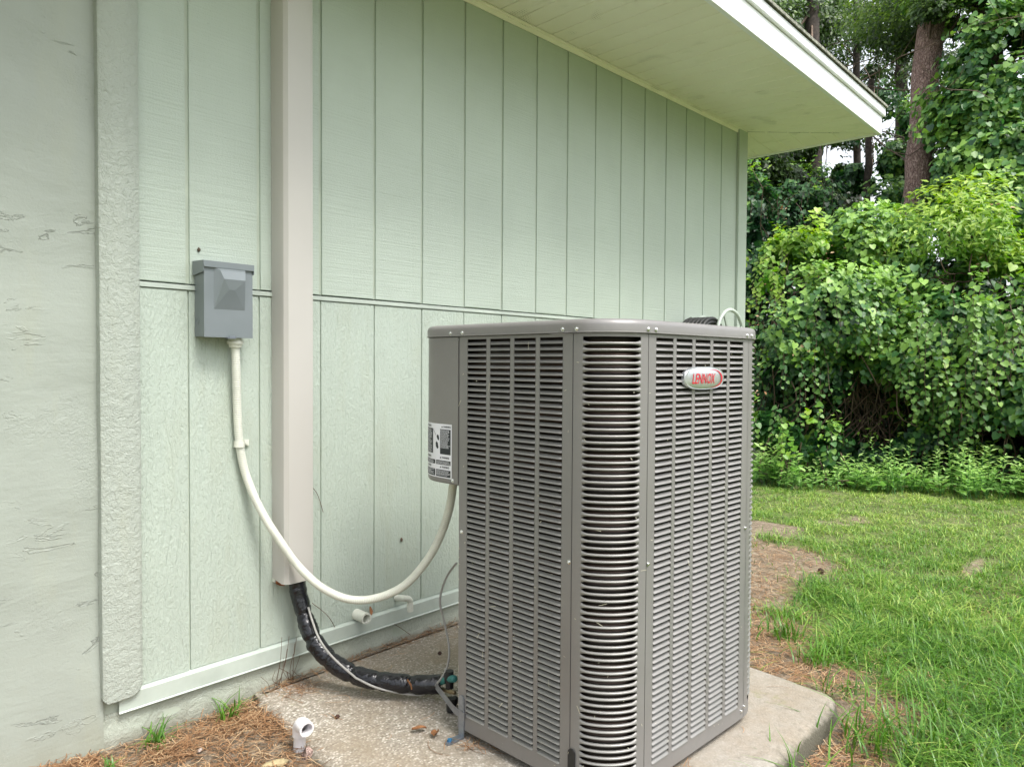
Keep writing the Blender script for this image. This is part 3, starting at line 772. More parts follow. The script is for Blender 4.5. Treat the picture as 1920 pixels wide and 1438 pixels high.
# ------------------------------------------------------------------ disconnect box
YB = 1.890; bxl, bxr, bzb, bzt = .902, 1.036, ZR(.064), ZR(.262)
t = empty('disconnect_box', (.969, D, bzb), label='grey steel electrical disconnect box mounted on the pale green siding', cat='electrical box')
m = MB(); m.box(bxl, bxr, YB, D - .001, bzb, bzt - .012); m.build('enclosure', MAT['boxgrey'], t, bevel=.002)
# front cover with the sloped embossing
ex0, ex1, ez0, ez1 = .927, 1.014, ZR(.137), ZR(.250)
m = MB(); yf = YB - .003
xs_ = [bxl - .001, ex0, ex0 + .017, ex1 - .017, ex1, bxr + .001]; zs_ = [bzb - .001, ez0, ez0 + .046, ez1 - .026, ez1, bzt - .013]
m.add([(x, yf, z) for z in (zs_[0], zs_[-1]) for x in (xs_[0], xs_[-1])] + [(ex0, yf, ez0), (ex1, yf, ez0), (ex1, yf, ez1), (ex0, yf, ez1)],
      [(0, 1, 5, 4), (1, 3, 6, 5), (3, 2, 7, 6), (2, 0, 4, 7)])
dy = .019
m.add([(ex0, yf, ez0), (ex1, yf, ez0), (ex1, yf, ez1), (ex0, yf, ez1), ((ex0 + ex1) / 2 - .008, yf - dy * .8, ez0 + .052), ((ex0 + ex1) / 2 + .008, yf - dy * .8, ez0 + .052), (ex1 - .008, yf - dy, ez1 - .034), (ex0 + .020, yf - dy, ez1 - .034),
       (ex0 + .013, yf - dy * .62, ez1 - .012), (ex1 - .004, yf - dy * .62, ez1 - .012)],
      [(0, 1, 5, 4), (1, 6, 5), (1, 2, 9, 6), (4, 5, 6, 7), (0, 4, 7), (0, 7, 8, 3), (7, 6, 9, 8), (8, 9, 2, 3)])
m.add([(bxl - .001, yf, bzb - .001), (bxr + .001, yf, bzb - .001), (bxr + .001, YB, bzb - .001), (bxl - .001, YB, bzb - .001), (bxl - .001, yf, bzt - .013), (bxr + .001, yf, bzt - .013), (bxr + .001, YB, bzt - .013), (bxl - .001, YB, bzt - .013)], [(0, 1, 2, 3)[::-1], (0, 4, 7, 3), (1, 2, 6, 5)])
m.build('front_cover', MAT['boxgrey'], t)
m = MB(); m.add([(bxl - .005, YB - .009, bzt - .0165), (bxr + .003, YB - .009, bzt - .0165), (bxr + .003, YB - .009, bzt), (bxl - .005, YB - .009, bzt), (bxl - .005, D - .001, bzt + .002), (bxr + .003, D - .001, bzt + .002),
                 (bxl - .005, YB - .004, bzt - .030), (bxl - .005, YB - .009, bzt - .026), (bxl - .005, D - .004, bzt - .036), (bxl - .005, D - .001, bzt - .034), (bxr + .003, YB - .009, bzt - .026), (bxr + .003, D - .001, bzt - .034)],
                [(0, 1, 2, 3), (3, 2, 5, 4), (7, 3, 4, 9, 8, 6), (10, 11, 5, 2)]); o = m.build('rain_hood', MAT['boxgrey'], t)
sm = o.modifiers.new('solid', 'SOLIDIFY'); sm.thickness = .0014; sm.offset = -1
m = MB(); m.rings([[(bxl - .0008, 1.925 + r_ * .8 * cos(a), ZR(.105) + r_ * sin(a)) for a in np.linspace(0, 2 * pi, 17)[:-1]] for r_ in (.009, .0078)]); m.sweep([(bxl - .0006, 1.925 + .0084 * .8 * cos(a), ZR(.105) + .0084 * sin(a)) for a in np.linspace(0, 2 * pi, 17)], .0006, 5); m.build('knockout', MAT['boxgrey'], t)
m = MB(); m.box(.962, .984, YB - .012, YB + .004, bzb - .004, bzb - .001).box(.965, .981, YB - .0125, YB - .0115, bzb - .004, bzb + .004); m.build('latch_tab', MAT['steel'], t)

# ------------------------------------------------------------------ flexible conduit
def wallpt(px, py, Y=D):
    R_ = FW * F + RT * (px - 960) - UP * (py - 719); t_ = Y / R_[1]; return np.array([R_[0] * t_, Y, R_[2] * t_ + H])
endp = at(852, 905, 1.98)
ctl = [wallpt(441, 640, 1.918), wallpt(443, 700, 1.922), wallpt(445, 770, 1.928), wallpt(449, 832, 1.930), wallpt(462, 893, 1.926), wallpt(490, 958, 1.90), wallpt(525, 1014, 1.868), wallpt(560, 1062, 1.845), wallpt(605, 1102, 1.80), wallpt(655, 1123, 1.74), wallpt(705, 1121, 1.68), wallpt(757, 1098, 1.61), wallpt(800, 1051, 1.55), wallpt(827, 1001, 1.51), wallpt(843, 950, 1.48), wallpt(850, 905, 1.46)]
t = empty('conduit', tuple(ctl[0]), label='cream ribbed flexible conduit sagging from the grey box to the air conditioner', cat='conduit')
path = spline(ctl, 26); 
# resample by arc length for even ribs
cum = [0]
for i in range(1, len(path)): cum.append(cum[-1] + (path[i] - path[i - 1]).length)
Lc = cum[-1]; rib = .0052; nn = int(Lc / rib) * 4
idx = np.interp(np.linspace(0, Lc, nn + 1), cum, range(len(path)))
P = [path[int(i)].lerp(path[min(int(i) + 1, len(path) - 1)], i - int(i)) for i in idx]
m = MB(); m.sweep(P, [.0117 * (1 if i % 4 in (1, 2, 3) else .875) for i in range(nn + 1)], 14); m.build('ribbed_tube', MAT['pvc_cream'], t, smooth=True)
c0 = ctl[0]; m = MB(); m.sweep([(c0[0], c0[1], z) for z in (bzb - .002, bzb - .008, bzb - .009, bzb - .017, bzb - .018, bzb - .026)], [.018, .018, .0215, .0215, .0175, .0165], 16); m.build('fitting', MAT['pvc_cream'], t, smooth=True, angle=40)
c1 = Vector(ctl[-1]); 
pc = ctl[3]
cl = MB(); cl.sweep([(pc[0] - .0008, pc[1], pc[2] - .009), (pc[0] - .0005, pc[1], pc[2] + .009)], .0150, 14, cap=False)
cl.box(pc[0] + .010, pc[0] + .033, D - .006, D - .001, pc[2] - .008, pc[2] + .009); cl.sweep([(pc[0] + .024, D - .006, pc[2]), (pc[0] + .024, D - .0095, pc[2])], .0045, 8)
o = cl.build('conduit_clip', MAT['pvc_cream'], smooth=True, angle=40); tag(o, 'small cream strap clip holding the conduit to the siding', 'clip')

# ------------------------------------------------------------------ insulated line set
ctl = [wallpt(556, 1060, 1.905), wallpt(558, 1100, 1.90), wallpt(566, 1135, 1.885), wallpt(577, 1172, 1.86), wallpt(592, 1206, 1.83), wallpt(618, 1236, 1.79), wallpt(650, 1258, 1.74), wallpt(690, 1272, 1.68), wallpt(735, 1279, 1.62), wallpt(785, 1283, 1.56), wallpt(826, 1282, 1.515)]
t = empty('refrigerant_line', tuple(ctl[1]), label='black wrapped refrigerant line curving from the cream cover to the unit', cat='insulated pipe')
path = spline(ctl, 14); rad = []
ties = {34, 52, 70, 88, 104, 122}
for i in range(len(path)):
    d = min(abs(i - k) for k in ties); r_ = .0262 + .0016 * mnoise.noise(Vector((i * .21, 0, 0))) - .004 * math.exp(-(d / 1.6) ** 2)
    if i < 40: r_ -= .002
    rad.append(r_)
def wr(i, k): return 1 + .075 * mnoise.noise(Vector((i * .33, k * .9, 2))) + .04 * mnoise.noise(Vector((i * .9, k * 1.7, 7)))
m = MB(); m.sweep(path, rad, 22, prof=lambda i, k: 1 + (wr(i, k) - 1) * min(1, k / 4, (22 - k) / 4) if True else 1); m.build('insulation_wrap', MAT['bag'], t, smooth=True)
e0 = Vector(path[-1]); m = MB(); q = Vector(at(852, 1272, 1.99)); m.sweep(spline([e0 - Vector((0, 0, -.006)), e0.lerp(q, .5) + Vector((0, 0, .006)), q], 5), .0095, 10); m.build('suction_pipe', MAT['teal'], t, smooth=True)
q = Vector(at(852, 1298, 1.98)); m = MB(); m.sweep([e0 + Vector((0, 0, -.014)), q], .006, 8); m.build('liquid_pipe', MAT['brass'], t, smooth=True)
# control wire lying along it then looping up behind the unit
cp = [wallpt(578, 1138, 1.85), wallpt(586, 1165, 1.825), wallpt(600, 1200, 1.785), wallpt(625, 1233, 1.745), wallpt(662, 1266, 1.69), wallpt(672, 1273, 1.675), wallpt(710, 1290, 1.63), wallpt(765, 1301, 1.575), wallpt(797, 1300, 1.54), wallpt(822, 1278, 1.50), wallpt(838, 1250, 1.49), wallpt(842, 1215, 1.50), wallpt(834, 1170, 1.53), wallpt(825, 1130, 1.55), wallpt(830, 1100, 1.55), wallpt(841, 1075, 1.53), wallpt(856, 1055, 1.50)]
m = MB(); m.sweep(spline(cp, 8), .0032, 7); o = m.build('control_wire', MAT['wire'], smooth=True); tag(o, 'thin grey control wire along the black line set looping up behind the unit', 'wire')

# ------------------------------------------------------------------ pvc stubs
def hollow(m, pts, r, ri, n=20):
    m.sweep(pts, r, n, cap=False); m.sweep(pts[::-1], ri, n, cap=False)
    P0, P1 = Vector(pts[-1]), Vector(pts[-2]); t_ = (P0 - P1).normalized(); a = Vector((0, 0, 1)) if abs(t_.z) < .9 else Vector((1, 0, 0)); u = t_.cross(a).normalized(); v = t_.cross(u)
    m.rings([[P0 + (u * cos(2 * pi * k / n) + v * sin(2 * pi * k / n)) * q for k in range(n)] for q in (r, ri)])
p = wallpt(668, 1151); m = MB(); hollow(m, [(p[0], D, p[2]), (p[0], D - .05, p[2] - .001), (p[0] - .001, D - .056, p[2] - .001)], .0175, .0125)
o = m.build('pipe_stub', MAT['pvc_cream'], smooth=True, angle=40); tag(o, 'short cream drain pipe stub poking straight out of the base trim', 'pipe')
p = wallpt(748, 1122); m = MB(); c = Vector((p[0], D - .02, p[2]))
pp = [Vector((p[0] - .012, D, p[2] + .006)), Vector((p[0] - .008, D - .03, p[2] + .010))] + [Vector((p[0] - .008 + .02 * sin(a), D - .045, p[2] - .008 + .020 * cos(a))) for a in np.linspace(0, pi * .62, 8)]
pp.append(pp[-1] + Vector((.001, 0, -.02)))
hollow(m, pp, .0105, .0078, 14); o = m.build('pipe_elbow', MAT['pvc_cream'], smooth=True, angle=60); tag(o, 'small cream hooked pipe elbow above the base trim, nearer the unit', 'pipe')
# white stub in the pine straw
g0 = at(560, 1392, 1.83); gzz = gz(g0[0], g0[1])
b0 = Vector((g0[0], g0[1], gzz - .03)); tp = Vector((at(563, 1358, 1.82)))
m = MB(); m.sweep([b0, Vector((tp.x, tp.y, tp.z - .010))], .0150, 16, cap=False)
dirv = Vector((-.12, -.98, -.08)).normalized()
el = [Vector((tp.x, tp.y, tp.z - .026)), Vector((tp.x, tp.y, tp.z - .012))] + [Vector((tp.x, tp.y, tp.z - .012)) + dirv * (.017 * (1 - cos(a))) + Vector((0, 0, .017 * sin(a))) for a in np.linspace(.3, pi / 2, 5)]
el += [el[-1] + dirv * .010, el[-1] + dirv * .02]
hollow(m, el, .0188, .0138, 22); o = m.build('drain_pipe', MAT['pvc'], smooth=True, angle=40); tag(o, 'white plastic drain elbow rising from the pine straw beside the slab', 'pipe')

# ------------------------------------------------------------------ hose reel on the far end of the wall
hc = wallpt(1356, 640, 1.80)
t = empty('hose_reel', (hc[0], D, hc[2]), label='pale hose reel with coiled dark hose on the wall behind the unit', cat='hose reel')
m = MB()
for dy_, q_ in ((0, 1.), (.16, .8)): m.sweep([(hc[0] + .16 * q_ * cos(a), 1.76 + dy_, hc[2] + .165 * q_ * sin(a)) for a in np.linspace(0, 2 * pi, 41)], .010, 8, cap=False)
m.build('rim', MAT['trim'], t, smooth=True)
m = MB()
for k in range(4): a = radians(30 + 90 * k); m.sweep([(hc[0], 1.76, hc[2]), (hc[0] + .16 * cos(a), 1.76, hc[2] + .165 * sin(a))], .007, 6)
m.sweep([(hc[0], 1.75, hc[2]), (hc[0], D, hc[2])], .035, 14); m.build('hub', MAT['trim'], t, smooth=True, angle=40)
m = MB()
for k in range(6):
    for j in range(2): m.sweep([(hc[0] - .16 + (.125 + .017 * j) * cos(a), 1.785 + k * .023, hc[2] - .03 + (.125 + .017 * j) * sin(a)) for a in np.linspace(0, 2 * pi, 33)], .0105, 7, cap=False)
m.build('hose', MAT['dark'], t, smooth=True)
m = MB(); m.box(hc[0] - .1, hc[0] + .1, D - .012, D - .0015, hc[2] - .13, hc[2] + .13); m.build('mounting_plate', MAT['trim'], t)

# ------------------------------------------------------------------ foliage engine
HEART = (np.array([(0, .02, 0), (-.30, -.12, .04), (-.50, .18, .10), (-.34, .62, .04), (0, .95, -.06), (.34, .62, .04), (.50, .18, .10), (.30, -.12, .04)]), [(0, 2, 1), (0, 3, 2), (0, 4, 3), (0, 5, 4), (0, 6, 5), (0, 7, 6)])
LANCE = (np.array([(0, 0, 0), (-.17, .38, .05), (0, 1, -.05), (.17, .38, .05)]), [(0, 3, 2), (0, 2, 1)])
OVAL = (np.array([(0, 0, 0), (-.27, .42, .07), (0, 1, -.05), (.27, .42, .07)]), [(0, 3, 2), (0, 2, 1)])
def unit(a): return a / np.maximum(1e-9, np.linalg.norm(a, axis=1, keepdims=True))
def np_mesh(name, V, Fc, mat, tint, parent=None, smooth=False):
    me = bpy.data.meshes.new(name); nF, k = Fc.shape
    me.vertices.add(len(V)); me.vertices.foreach_set('co', V.astype(np.float32).ravel())
    me.loops.add(nF * k); me.loops.foreach_set('vertex_index', Fc.astype(np.int32).ravel())
    me.polygons.add(nF); me.polygons.foreach_set('loop_start', np.arange(0, nF * k, k, dtype=np.int32))
    a = me.attributes.new('tint', 'FLOAT', 'POINT'); a.data.foreach_set('value', tint.astype(np.float32))
    me.materials.append(mat); me.update(calc_edges=True); me.validate()
    o = bpy.data.objects.new(name, me); COL.objects.link(o)
    if parent: o.parent = parent; o.matrix_parent_inverse = parent_world(parent).inverted()
    return o
def leaves(P, N, T, size, tint, shape):
    """P root, N face normal, T tip direction"""
    V0, F0 = shape; N = unit(N); T = unit(T - N * np.sum(T * N, 1, keepdims=True)); X = np.cross(T, N)
    s = size[:, None, None]
    V = P[:, None] + s * (V0[None, :, 0, None] * X[:, None] + V0[None, :, 1, None] * T[:, None] + V0[None, :, 2, None] * N[:, None])
    k = len(V0); Fc = (np.arange(len(P))[:, None, None] * k + np.array(F0)[None]).reshape(-1, len(F0[0]))
    return V.reshape(-1, 3), Fc, np.repeat(tint, k)
def cat(parts):
    V, Fc, T = [], [], []; b = 0
    for v, f, t_ in parts: V.append(v); Fc.append(f + b); T.append(t_); b += len(v)
    return np.concatenate(V), np.concatenate(Fc), np.concatenate(T)
_K = [(unit(np.random.default_rng(50 + i).normal(size=(1, 3)))[0], np.random.default_rng(90 + i).uniform(.6, 1.6), i * 1.7) for i in range(14)]
def wn(P, s_):
    """cheap smooth 3-D noise, about -1..1"""
    q = P + .35 / s_ * np.sin(P[:, [1, 2, 0]] * s_ * 1.3)
    return sum(np.sin(q @ k * s_ * f + o) for k, f, o in _K) / 3.2
HOLES = [(at(1640, 770, 6.6), (.55, .36, .36)), (at(1585, 700, 6.5), (.30, .12, .28)), (at(1900, 812, 6.3), (.5, .40, .12)), (at(1500, 545, 7.0), (.35, .12, .14)), (at(1700, 560, 6.9), (.3, .10, .14)), (at(1560, 560, 6.8), (.25, .12, .12))]
def lump(c, r, n, size, tint0=.45, hang=1., shell=.75, sz_=.42, thr=-.16):
    """leaves spread over and in an uneven ellipsoid lump: r=(rx,ry,rz)"""
    d = unit(RNG.normal(size=(n, 3)))
    ph = RNG.uniform(0, 6.28, 3)
    bumps = 1 + .16 * np.sin(d[:, 0] * 5 + ph[0]) * np.sin(d[:, 1] * 6 + ph[1]) + .14 * np.sin(d[:, 2] * 8 + ph[2] + d[:, 1] * 4)
    rad = (shell + (1 - shell) * RNG.random(n) ** .6) * bumps + RNG.normal(0, .05, n)
    # sprigs: groups of leaves cluster
    P = np.array(c) + d * rad[:, None] * np.array(r)
    a1 = wn(P, 7.); a2 = wn(P, 2.6)
    P = P + d * (a2 * .17 + a1 * .06)[:, None]
    keep = (a1 + .5 * a2 + RNG.normal(0, .22, n)) > thr
    for hc_, hr in HOLES: keep &= (((P - hc_) / np.array(hr)) ** 2).sum(1) > RNG.uniform(.6, 1.15, n)
    P, d, rad, a1, n = P[keep], d[keep], rad[keep], a1[keep], int(keep.sum())
    N = d + np.array([-.25, -.1, .75]) * 1. + RNG.normal(0, .45, (n, 3))
    T = np.stack([d[:, 0] * .5, d[:, 1] * .5, -hang * np.ones(n)], 1) + RNG.normal(0, .45, (n, 3))
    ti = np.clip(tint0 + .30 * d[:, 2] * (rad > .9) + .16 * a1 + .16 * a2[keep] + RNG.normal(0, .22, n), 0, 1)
    return P, N, T, size * RNG.uniform(max(.25, 1 - sz_ * 1.5), 1 + sz_, n), ti
def foliage(name, lumps, mat, parent, shape=HEART):
    parts = [leaves(*lump(**l), shape) for l in lumps]
    return np_mesh(name, *(lambda a: (a[0], a[1], mat, a[2]))(cat(parts)), parent=parent)
def strands(roots, n_each, length, size, tint0, sway=.12, droop=1.):
    """hanging vine runners carrying alternate leaves"""
    Ps, Ns, Ts, Ss, Ti = [], [], [], [], []; lines = []
    for r0 in roots:
        L_ = length * random.uniform(.5, 1.25); k = max(4, int(n_each * L_ / length)); p = np.array(r0, float); d = np.array([random.gauss(-.35, .3), random.gauss(0, .35), .1]); pts_ = [p.copy()]
        for i in range(k):
            d = d * .8 + np.array([random.gauss(0, sway), random.gauss(0, sway), -.35 * droop]); d /= max(.3, np.linalg.norm(d)); p = p + d * L_ / k; pts_.append(p.copy())
            s_ = (-1) ** i; Ps.append(p + np.array([0, s_ * .012, 0])); Ns.append(np.array([-.8, s_ * .3, .55]) + RNG.normal(0, .25, 3)); Ts.append(np.array([-.2, s_ * .55, -.8]) + RNG.normal(0, .2, 3))
            Ss.append(size * random.uniform(.65, 1.15) * (1 - .35 * i / k)); Ti.append(min(1, max(0, tint0 + .35 * i / k * random.random() + random.gauss(0, .1))))
        lines.append(pts_)
    A = [np.array(q_) for q_ in (Ps, Ns, Ts, Ss, Ti)]; kp = np.ones(len(A[0]), bool)
    for hc_, hr in HOLES[:3]: kp &= (((A[0] - hc_) / np.array(hr)) ** 2).sum(1) > .8
    lines = [l for l in lines if all((((l[len(l) // 2] - hc_) / np.array(hr)) ** 2).sum() > .9 for hc_, hr in HOLES[:3])]
    return tuple(q_[kp] for q_ in A), lines
def branchy(m, p, d, L_, r, depth, n=5):
    """simple recursive limbs"""
    pts_ = [Vector(p)]; dd = Vector(d).normalized(); k = 5
    for i in range(k):
        dd = (dd + Vector((random.gauss(0, .16), random.gauss(0, .16), random.gauss(.02, .12)))).normalized(); pts_.append(pts_[-1] + dd * L_ / k)
    m.sweep(pts_, [r * (1 - .7 * i / k) for i in range(k + 1)], n, cap=False)
    if depth > 0:
        for j in range(random.choice((2, 3, 3))):
            i = random.randint(2, k); nd = (dd + Vector((random.gauss(0, .7), random.gauss(0, .7), random.gauss(.1, .5)))).normalized()
            branchy(m, pts_[i], nd, L_ * random.uniform(.45, .7), r * .45, depth - 1, max(4, n - 1))

# ------------------------------------------------------------------ vine hedge at the edge of the lawn
def mound(label, items, mat='vine', shape=HEART, size=.052, strand=10, dens=1., twig=True, hang=1., sprigs=5, cat_='bush', name='vine_bush', grp=None):
    base = at(items[0][0], 875, items[0][2]); base[2] = gz(base[0], base[1])
    t = empty(name, tuple(base), label=label, cat=cat_, group=grp)
    ls = []; pr = []; tw = MB()
    for px, py, d, rx, rz_, tn in items:
        c = at(px, py, d); n = int(2600 * dens * rx * rz_ * 4 / (size / .062) ** 2)
        ls.append(dict(c=c, r=(rx * .85, rx, rz_), n=n, size=size, tint0=tn, hang=hang))
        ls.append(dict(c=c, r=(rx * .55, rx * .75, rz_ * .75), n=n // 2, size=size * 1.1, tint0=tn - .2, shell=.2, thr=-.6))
        rts = [c + np.array([-rx * .75 * cos(a) , rx * sin(a), rz_ * random.uniform(-.5, .75)]) for a in [random.uniform(-1.3, 1.3) for _ in range(int(strand * rx * 3))]]
        if strand and rts:
            s_, lines = strands(rts, 12, min(.75, rz_ * 1.3), size * 1.02, tn + .1); pr.append(leaves(*s_, shape))
            for l in lines: tw.sweep(l, .0022, 3, cap=False)
        if twig:
            for _ in range(int(3 + rx * 5)):
                q = c + np.array([random.uniform(-.6, .4) * rx, random.uniform(-.8, .8) * rx, -rz_ * .3]); tw.sweep(spline([q, q + np.array([random.gauss(0, .1), random.gauss(0, .1), -.3]), (q[0] + random.gauss(0, .15), q[1] + random.gauss(0, .15), max(0, q[2] - rz_ * 1.2))], 4), .006, 4, cap=False)
    parts = [leaves(*lump(**l), shape) for l in ls] + pr
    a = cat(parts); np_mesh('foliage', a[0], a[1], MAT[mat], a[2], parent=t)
    if tw.v: tag(tw.build('stems', MAT['twig'], t, smooth=True), kind='stuff')
    if sprigs:      # pale new shoots and a few turned leaves standing out of the mass
        pr = []; pb = []
        for px, py, d, rx, rz_, tn in items:
            c = at(px, py, d)
            for _ in range(int(sprigs * rx * 2.4)):
                a1_, b1_ = random.uniform(-1.2, 1.2), random.uniform(-.5, 1.1); o_ = np.array([-cos(a1_) * .8 * rx * cos(b1_), sin(a1_) * rx * cos(b1_), rz_ * sin(b1_)]) * 1.04
                k = random.randint(7, 22); P = c + o_ + RNG.normal(0, .045, (k, 3)); dd = o_ / np.linalg.norm(o_)
                T = dd + np.array([-.2, 0, random.uniform(-.5, .5)]) + RNG.normal(0, .5, (k, 3)); N = np.array([-.4, 0, .9]) + RNG.normal(0, .35, (k, 3))
                if random.random() < .2: pb.append(leaves(P[:6], N[:6], T[:6], size * RNG.uniform(.5, 1., min(6, k)), RNG.uniform(.2, .9, min(6, k)), OVAL))
                else: pr.append(leaves(P, N, T, size * RNG.uniform(.6, 1.25, k), np.clip(RNG.normal(.55, .2, k), 0, 1), random.choice((LANCE, HEART, OVAL))))
        a = cat(pr); tag(np_mesh('new_shoots', a[0], a[1], MAT['young'], a[2], parent=t), kind='stuff')
        if pb: a = cat(pb); tag(np_mesh('turned_leaves', a[0], a[1], MAT['straw'], a[2], parent=t), kind='stuff')
    return t
mound('dark ivy clad thicket just right of the house corner, below the sky gap', [(1425, 560, 7.6, .55, .55, .35), (1440, 700, 7.3, .5, .5, .3), (1415, 400, 8.6, .6, .55, .2), (1500, 380, 9.2, .5, .45, .25)], size=.050)
mound('bright leaved bush at the top left of the hedge with arching tips', [(1500, 480, 7.3, .34, .28, .6), (1580, 505, 7.4, .36, .3, .4), (1450, 480, 7.5, .3, .26, .7), (1440, 540, 7.2, .25, .2, .6)], mat='young', size=.055, strand=7, dens=1.2)
mound('heart leaved vine cascade left of the brown hollow', [(1530, 600, 6.9, .5, .42, .5), (1470, 660, 6.8, .38, .4, .45), (1560, 690, 6.9, .36, .36, .35), (1620, 590, 7.0, .4, .35, .45)], strand=16)
mound('large pale heart leaved vine curtain right of the brown hollow', [(1790, 600, 6.5, .55, .42, .62), (1740, 690, 6.5, .42, .34, .5), (1850, 700, 6.4, .5, .38, .5), (1690, 640, 6.7, .3, .3, .6), (1790, 760, 6.6, .45, .28, .35)], size=.058, strand=22)
mound('yellow green bush crowning the hedge in front of the pine trunk', [(1800, 440, 6.9, .40, .24, .55), (1830, 400, 6.9, .22, .16, .6), (1740, 460, 7.0, .36, .2, .6), (1890, 500, 6.8, .36, .26, .6), (1800, 500, 7.1, .5, .3, .25)], mat='young', shape=LANCE, size=.072, strand=0, dens=2.0, hang=-.35)
mound('mid green vine mound along the hedge top between the bright bushes', [(1640, 480, 7.4, .45, .32, .55), (1700, 540, 7.3, .4, .36, .5), (1600, 440, 7.8, .32, .25, .6)], strand=10)
mound('vine draped bush at the right end of the hedge below the ivy tree', [(1930, 600, 6.4, .55, .5, .6), (1960, 760, 6.2, .55, .4, .45), (2080, 600, 6.3, .8, .6, .5), (2120, 780, 6.0, .7, .4, .45)], strand=12)
mound('low rounded bush at the left foot of the hedge', [(1490, 810, 6.35, .36, .24, .55), (1440, 790, 6.5, .3, .28, .5), (1545, 830, 6.4, .24, .2, .45)], size=.055, strand=4)
mound('dark low vine tangle at the foot right of the hollow', [(1730, 820, 6.7, .4, .24, .25), (1850, 820, 6.6, .5, .25, .25), (1640, 830, 6.9, .35, .2, .2), (1950, 850, 6.3, .5, .25, .3)], strand=4)
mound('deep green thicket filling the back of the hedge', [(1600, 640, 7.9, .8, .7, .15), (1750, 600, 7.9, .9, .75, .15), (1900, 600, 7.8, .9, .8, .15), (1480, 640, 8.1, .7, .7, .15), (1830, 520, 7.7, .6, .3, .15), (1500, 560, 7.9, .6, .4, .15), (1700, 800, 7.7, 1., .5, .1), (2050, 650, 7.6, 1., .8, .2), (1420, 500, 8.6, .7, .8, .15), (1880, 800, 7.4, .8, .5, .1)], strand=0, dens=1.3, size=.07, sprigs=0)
# off-frame continuation
mound('vine hedge run continuing out of frame past the lawn', [(2300, 680, 6.0, 1., .8, .5), (2600, 690, 5.8, 1.1, .8, .5), (2250, 480, 7.2, 1., .7, .45)], strand=4, dens=.5)
# bare brown vine stems in the hollow
m = MB()
for _ in range(90):
    a = at(random.gauss(1640, 38), random.uniform(640, 760), random.uniform(6.75, 7.1)); b = at(random.gauss(1640, 60), random.uniform(790, 870), random.uniform(6.7, 7.1)); b[2] = max(b[2], .02)
    c = (a + b) / 2 + RNG.normal(0, .09, 3); m.sweep(spline([a, c, b], 5), random.uniform(.0025, .007), 4, cap=False)
for _ in range(40):
    a = at(random.gauss(1860, 60), random.uniform(790, 800), random.uniform(6.5, 6.8)); b = a + np.array([random.gauss(0, .2), random.gauss(0, .2), -.25]); m.sweep(spline([a, (a + b) / 2 + RNG.normal(0, .05, 3), b], 4), .004, 4, cap=False)
o = m.build('dead_vines', MAT['twig'], smooth=True); tag(o, 'tangle of bare brown vine stems in the hollow of the hedge', 'dead vines', kind='stuff')

# ------------------------------------------------------------------ weeds at the foot
def weed(px, py, d, h, n, label, mat='weed', shape=OVAL, ls=.07):
    b = at(px, py, d); b[2] = gz(b[0], b[1]); t = empty('weed_plant', tuple(b), label=label, cat='weed', group='leafy weeds along the foot of the hedge')
    m = MB(); Ps, Ns, Ts, Ss, Ti = [], [], [], [], []
    for _ in range(n):
        q = b + np.array([random.gauss(0, .10), random.gauss(0, .16), 0]); hh = h * random.uniform(.5, 1.1); dd = np.array([random.gauss(0, .25), random.gauss(0, .25), 1.]); dd /= np.linalg.norm(dd)
        pts_ = [q + dd * hh * i / 5 for i in range(6)]; m.sweep(pts_, [.003 * (1 - .12 * i) for i in range(6)], 4, cap=False)
        k = int(hh / .022)
        for i in range(k):
            z = .15 + .85 * i / k; a = i * 2.4 + random.random(); s_ = ls * (1.15 - .55 * z) * random.uniform(.75, 1.15); o_ = np.array([cos(a), sin(a), .15 + .3 * z])
            Ps.append(q + dd * hh * z); Ts.append(o_); Ns.append(np.array([-cos(a) * .35, -sin(a) * .35, 1.]) + RNG.normal(0, .2, 3)); Ss.append(s_); Ti.append(min(1, max(0, .25 + .55 * z + random.gauss(0, .1))))
    tag(m.build('stems', MAT[mat], t), kind='stuff'); a = leaves(np.array(Ps), np.array(Ns), np.array(Ts), np.array(Ss), np.array(Ti), shape)
    np_mesh('foliage', a[0], a[1], MAT[mat], a[2], parent=t); return t
WL = [(1680, 880, 6.25, .42, 14, 'tall pointed weed left of the widest weed clump'), (1785, 895, 6.15, .40, 26, 'wide clump of leafy weeds at the foot of the hedge'), (1850, 905, 6.0, .33, 18, 'leafy weed clump right of the widest clump'), (1910, 915, 5.9, .28, 14, 'weed clump cut by the right edge of the view'),
      (1610, 880, 6.4, .22, 16, 'short weed patch below the brown vine hollow'), (1545, 878, 6.5, .22, 16, 'short weed between the low bush and the hollow'), (1480, 875, 6.5, .26, 18, 'yellow green weed below the low rounded bush'), (1430, 868, 6.6, .28, 16, 'weed patch nearest the air conditioner edge'), (1730, 900, 6.2, .25, 12, 'small weed just left of the wide clump'), (1640, 890, 6.3, .22, 12, 'low weed right beside the tall pointed one'), (1985, 920, 5.7, .35, 20, 'weed clump just outside the right edge'), (2080, 930, 5.5, .32, 20, 'weed clump farther outside the right edge')]
for a in WL: weed(a[0] + random.randint(-12, 12), a[1] + random.randint(2, 18), a[2] - random.uniform(.05, .3), a[3] * random.uniform(.75, 1.35), int(a[4] * random.uniform(1., 2.)), a[5], ls=random.uniform(.065, .10), shape=random.choice((OVAL, LANCE, OVAL)))
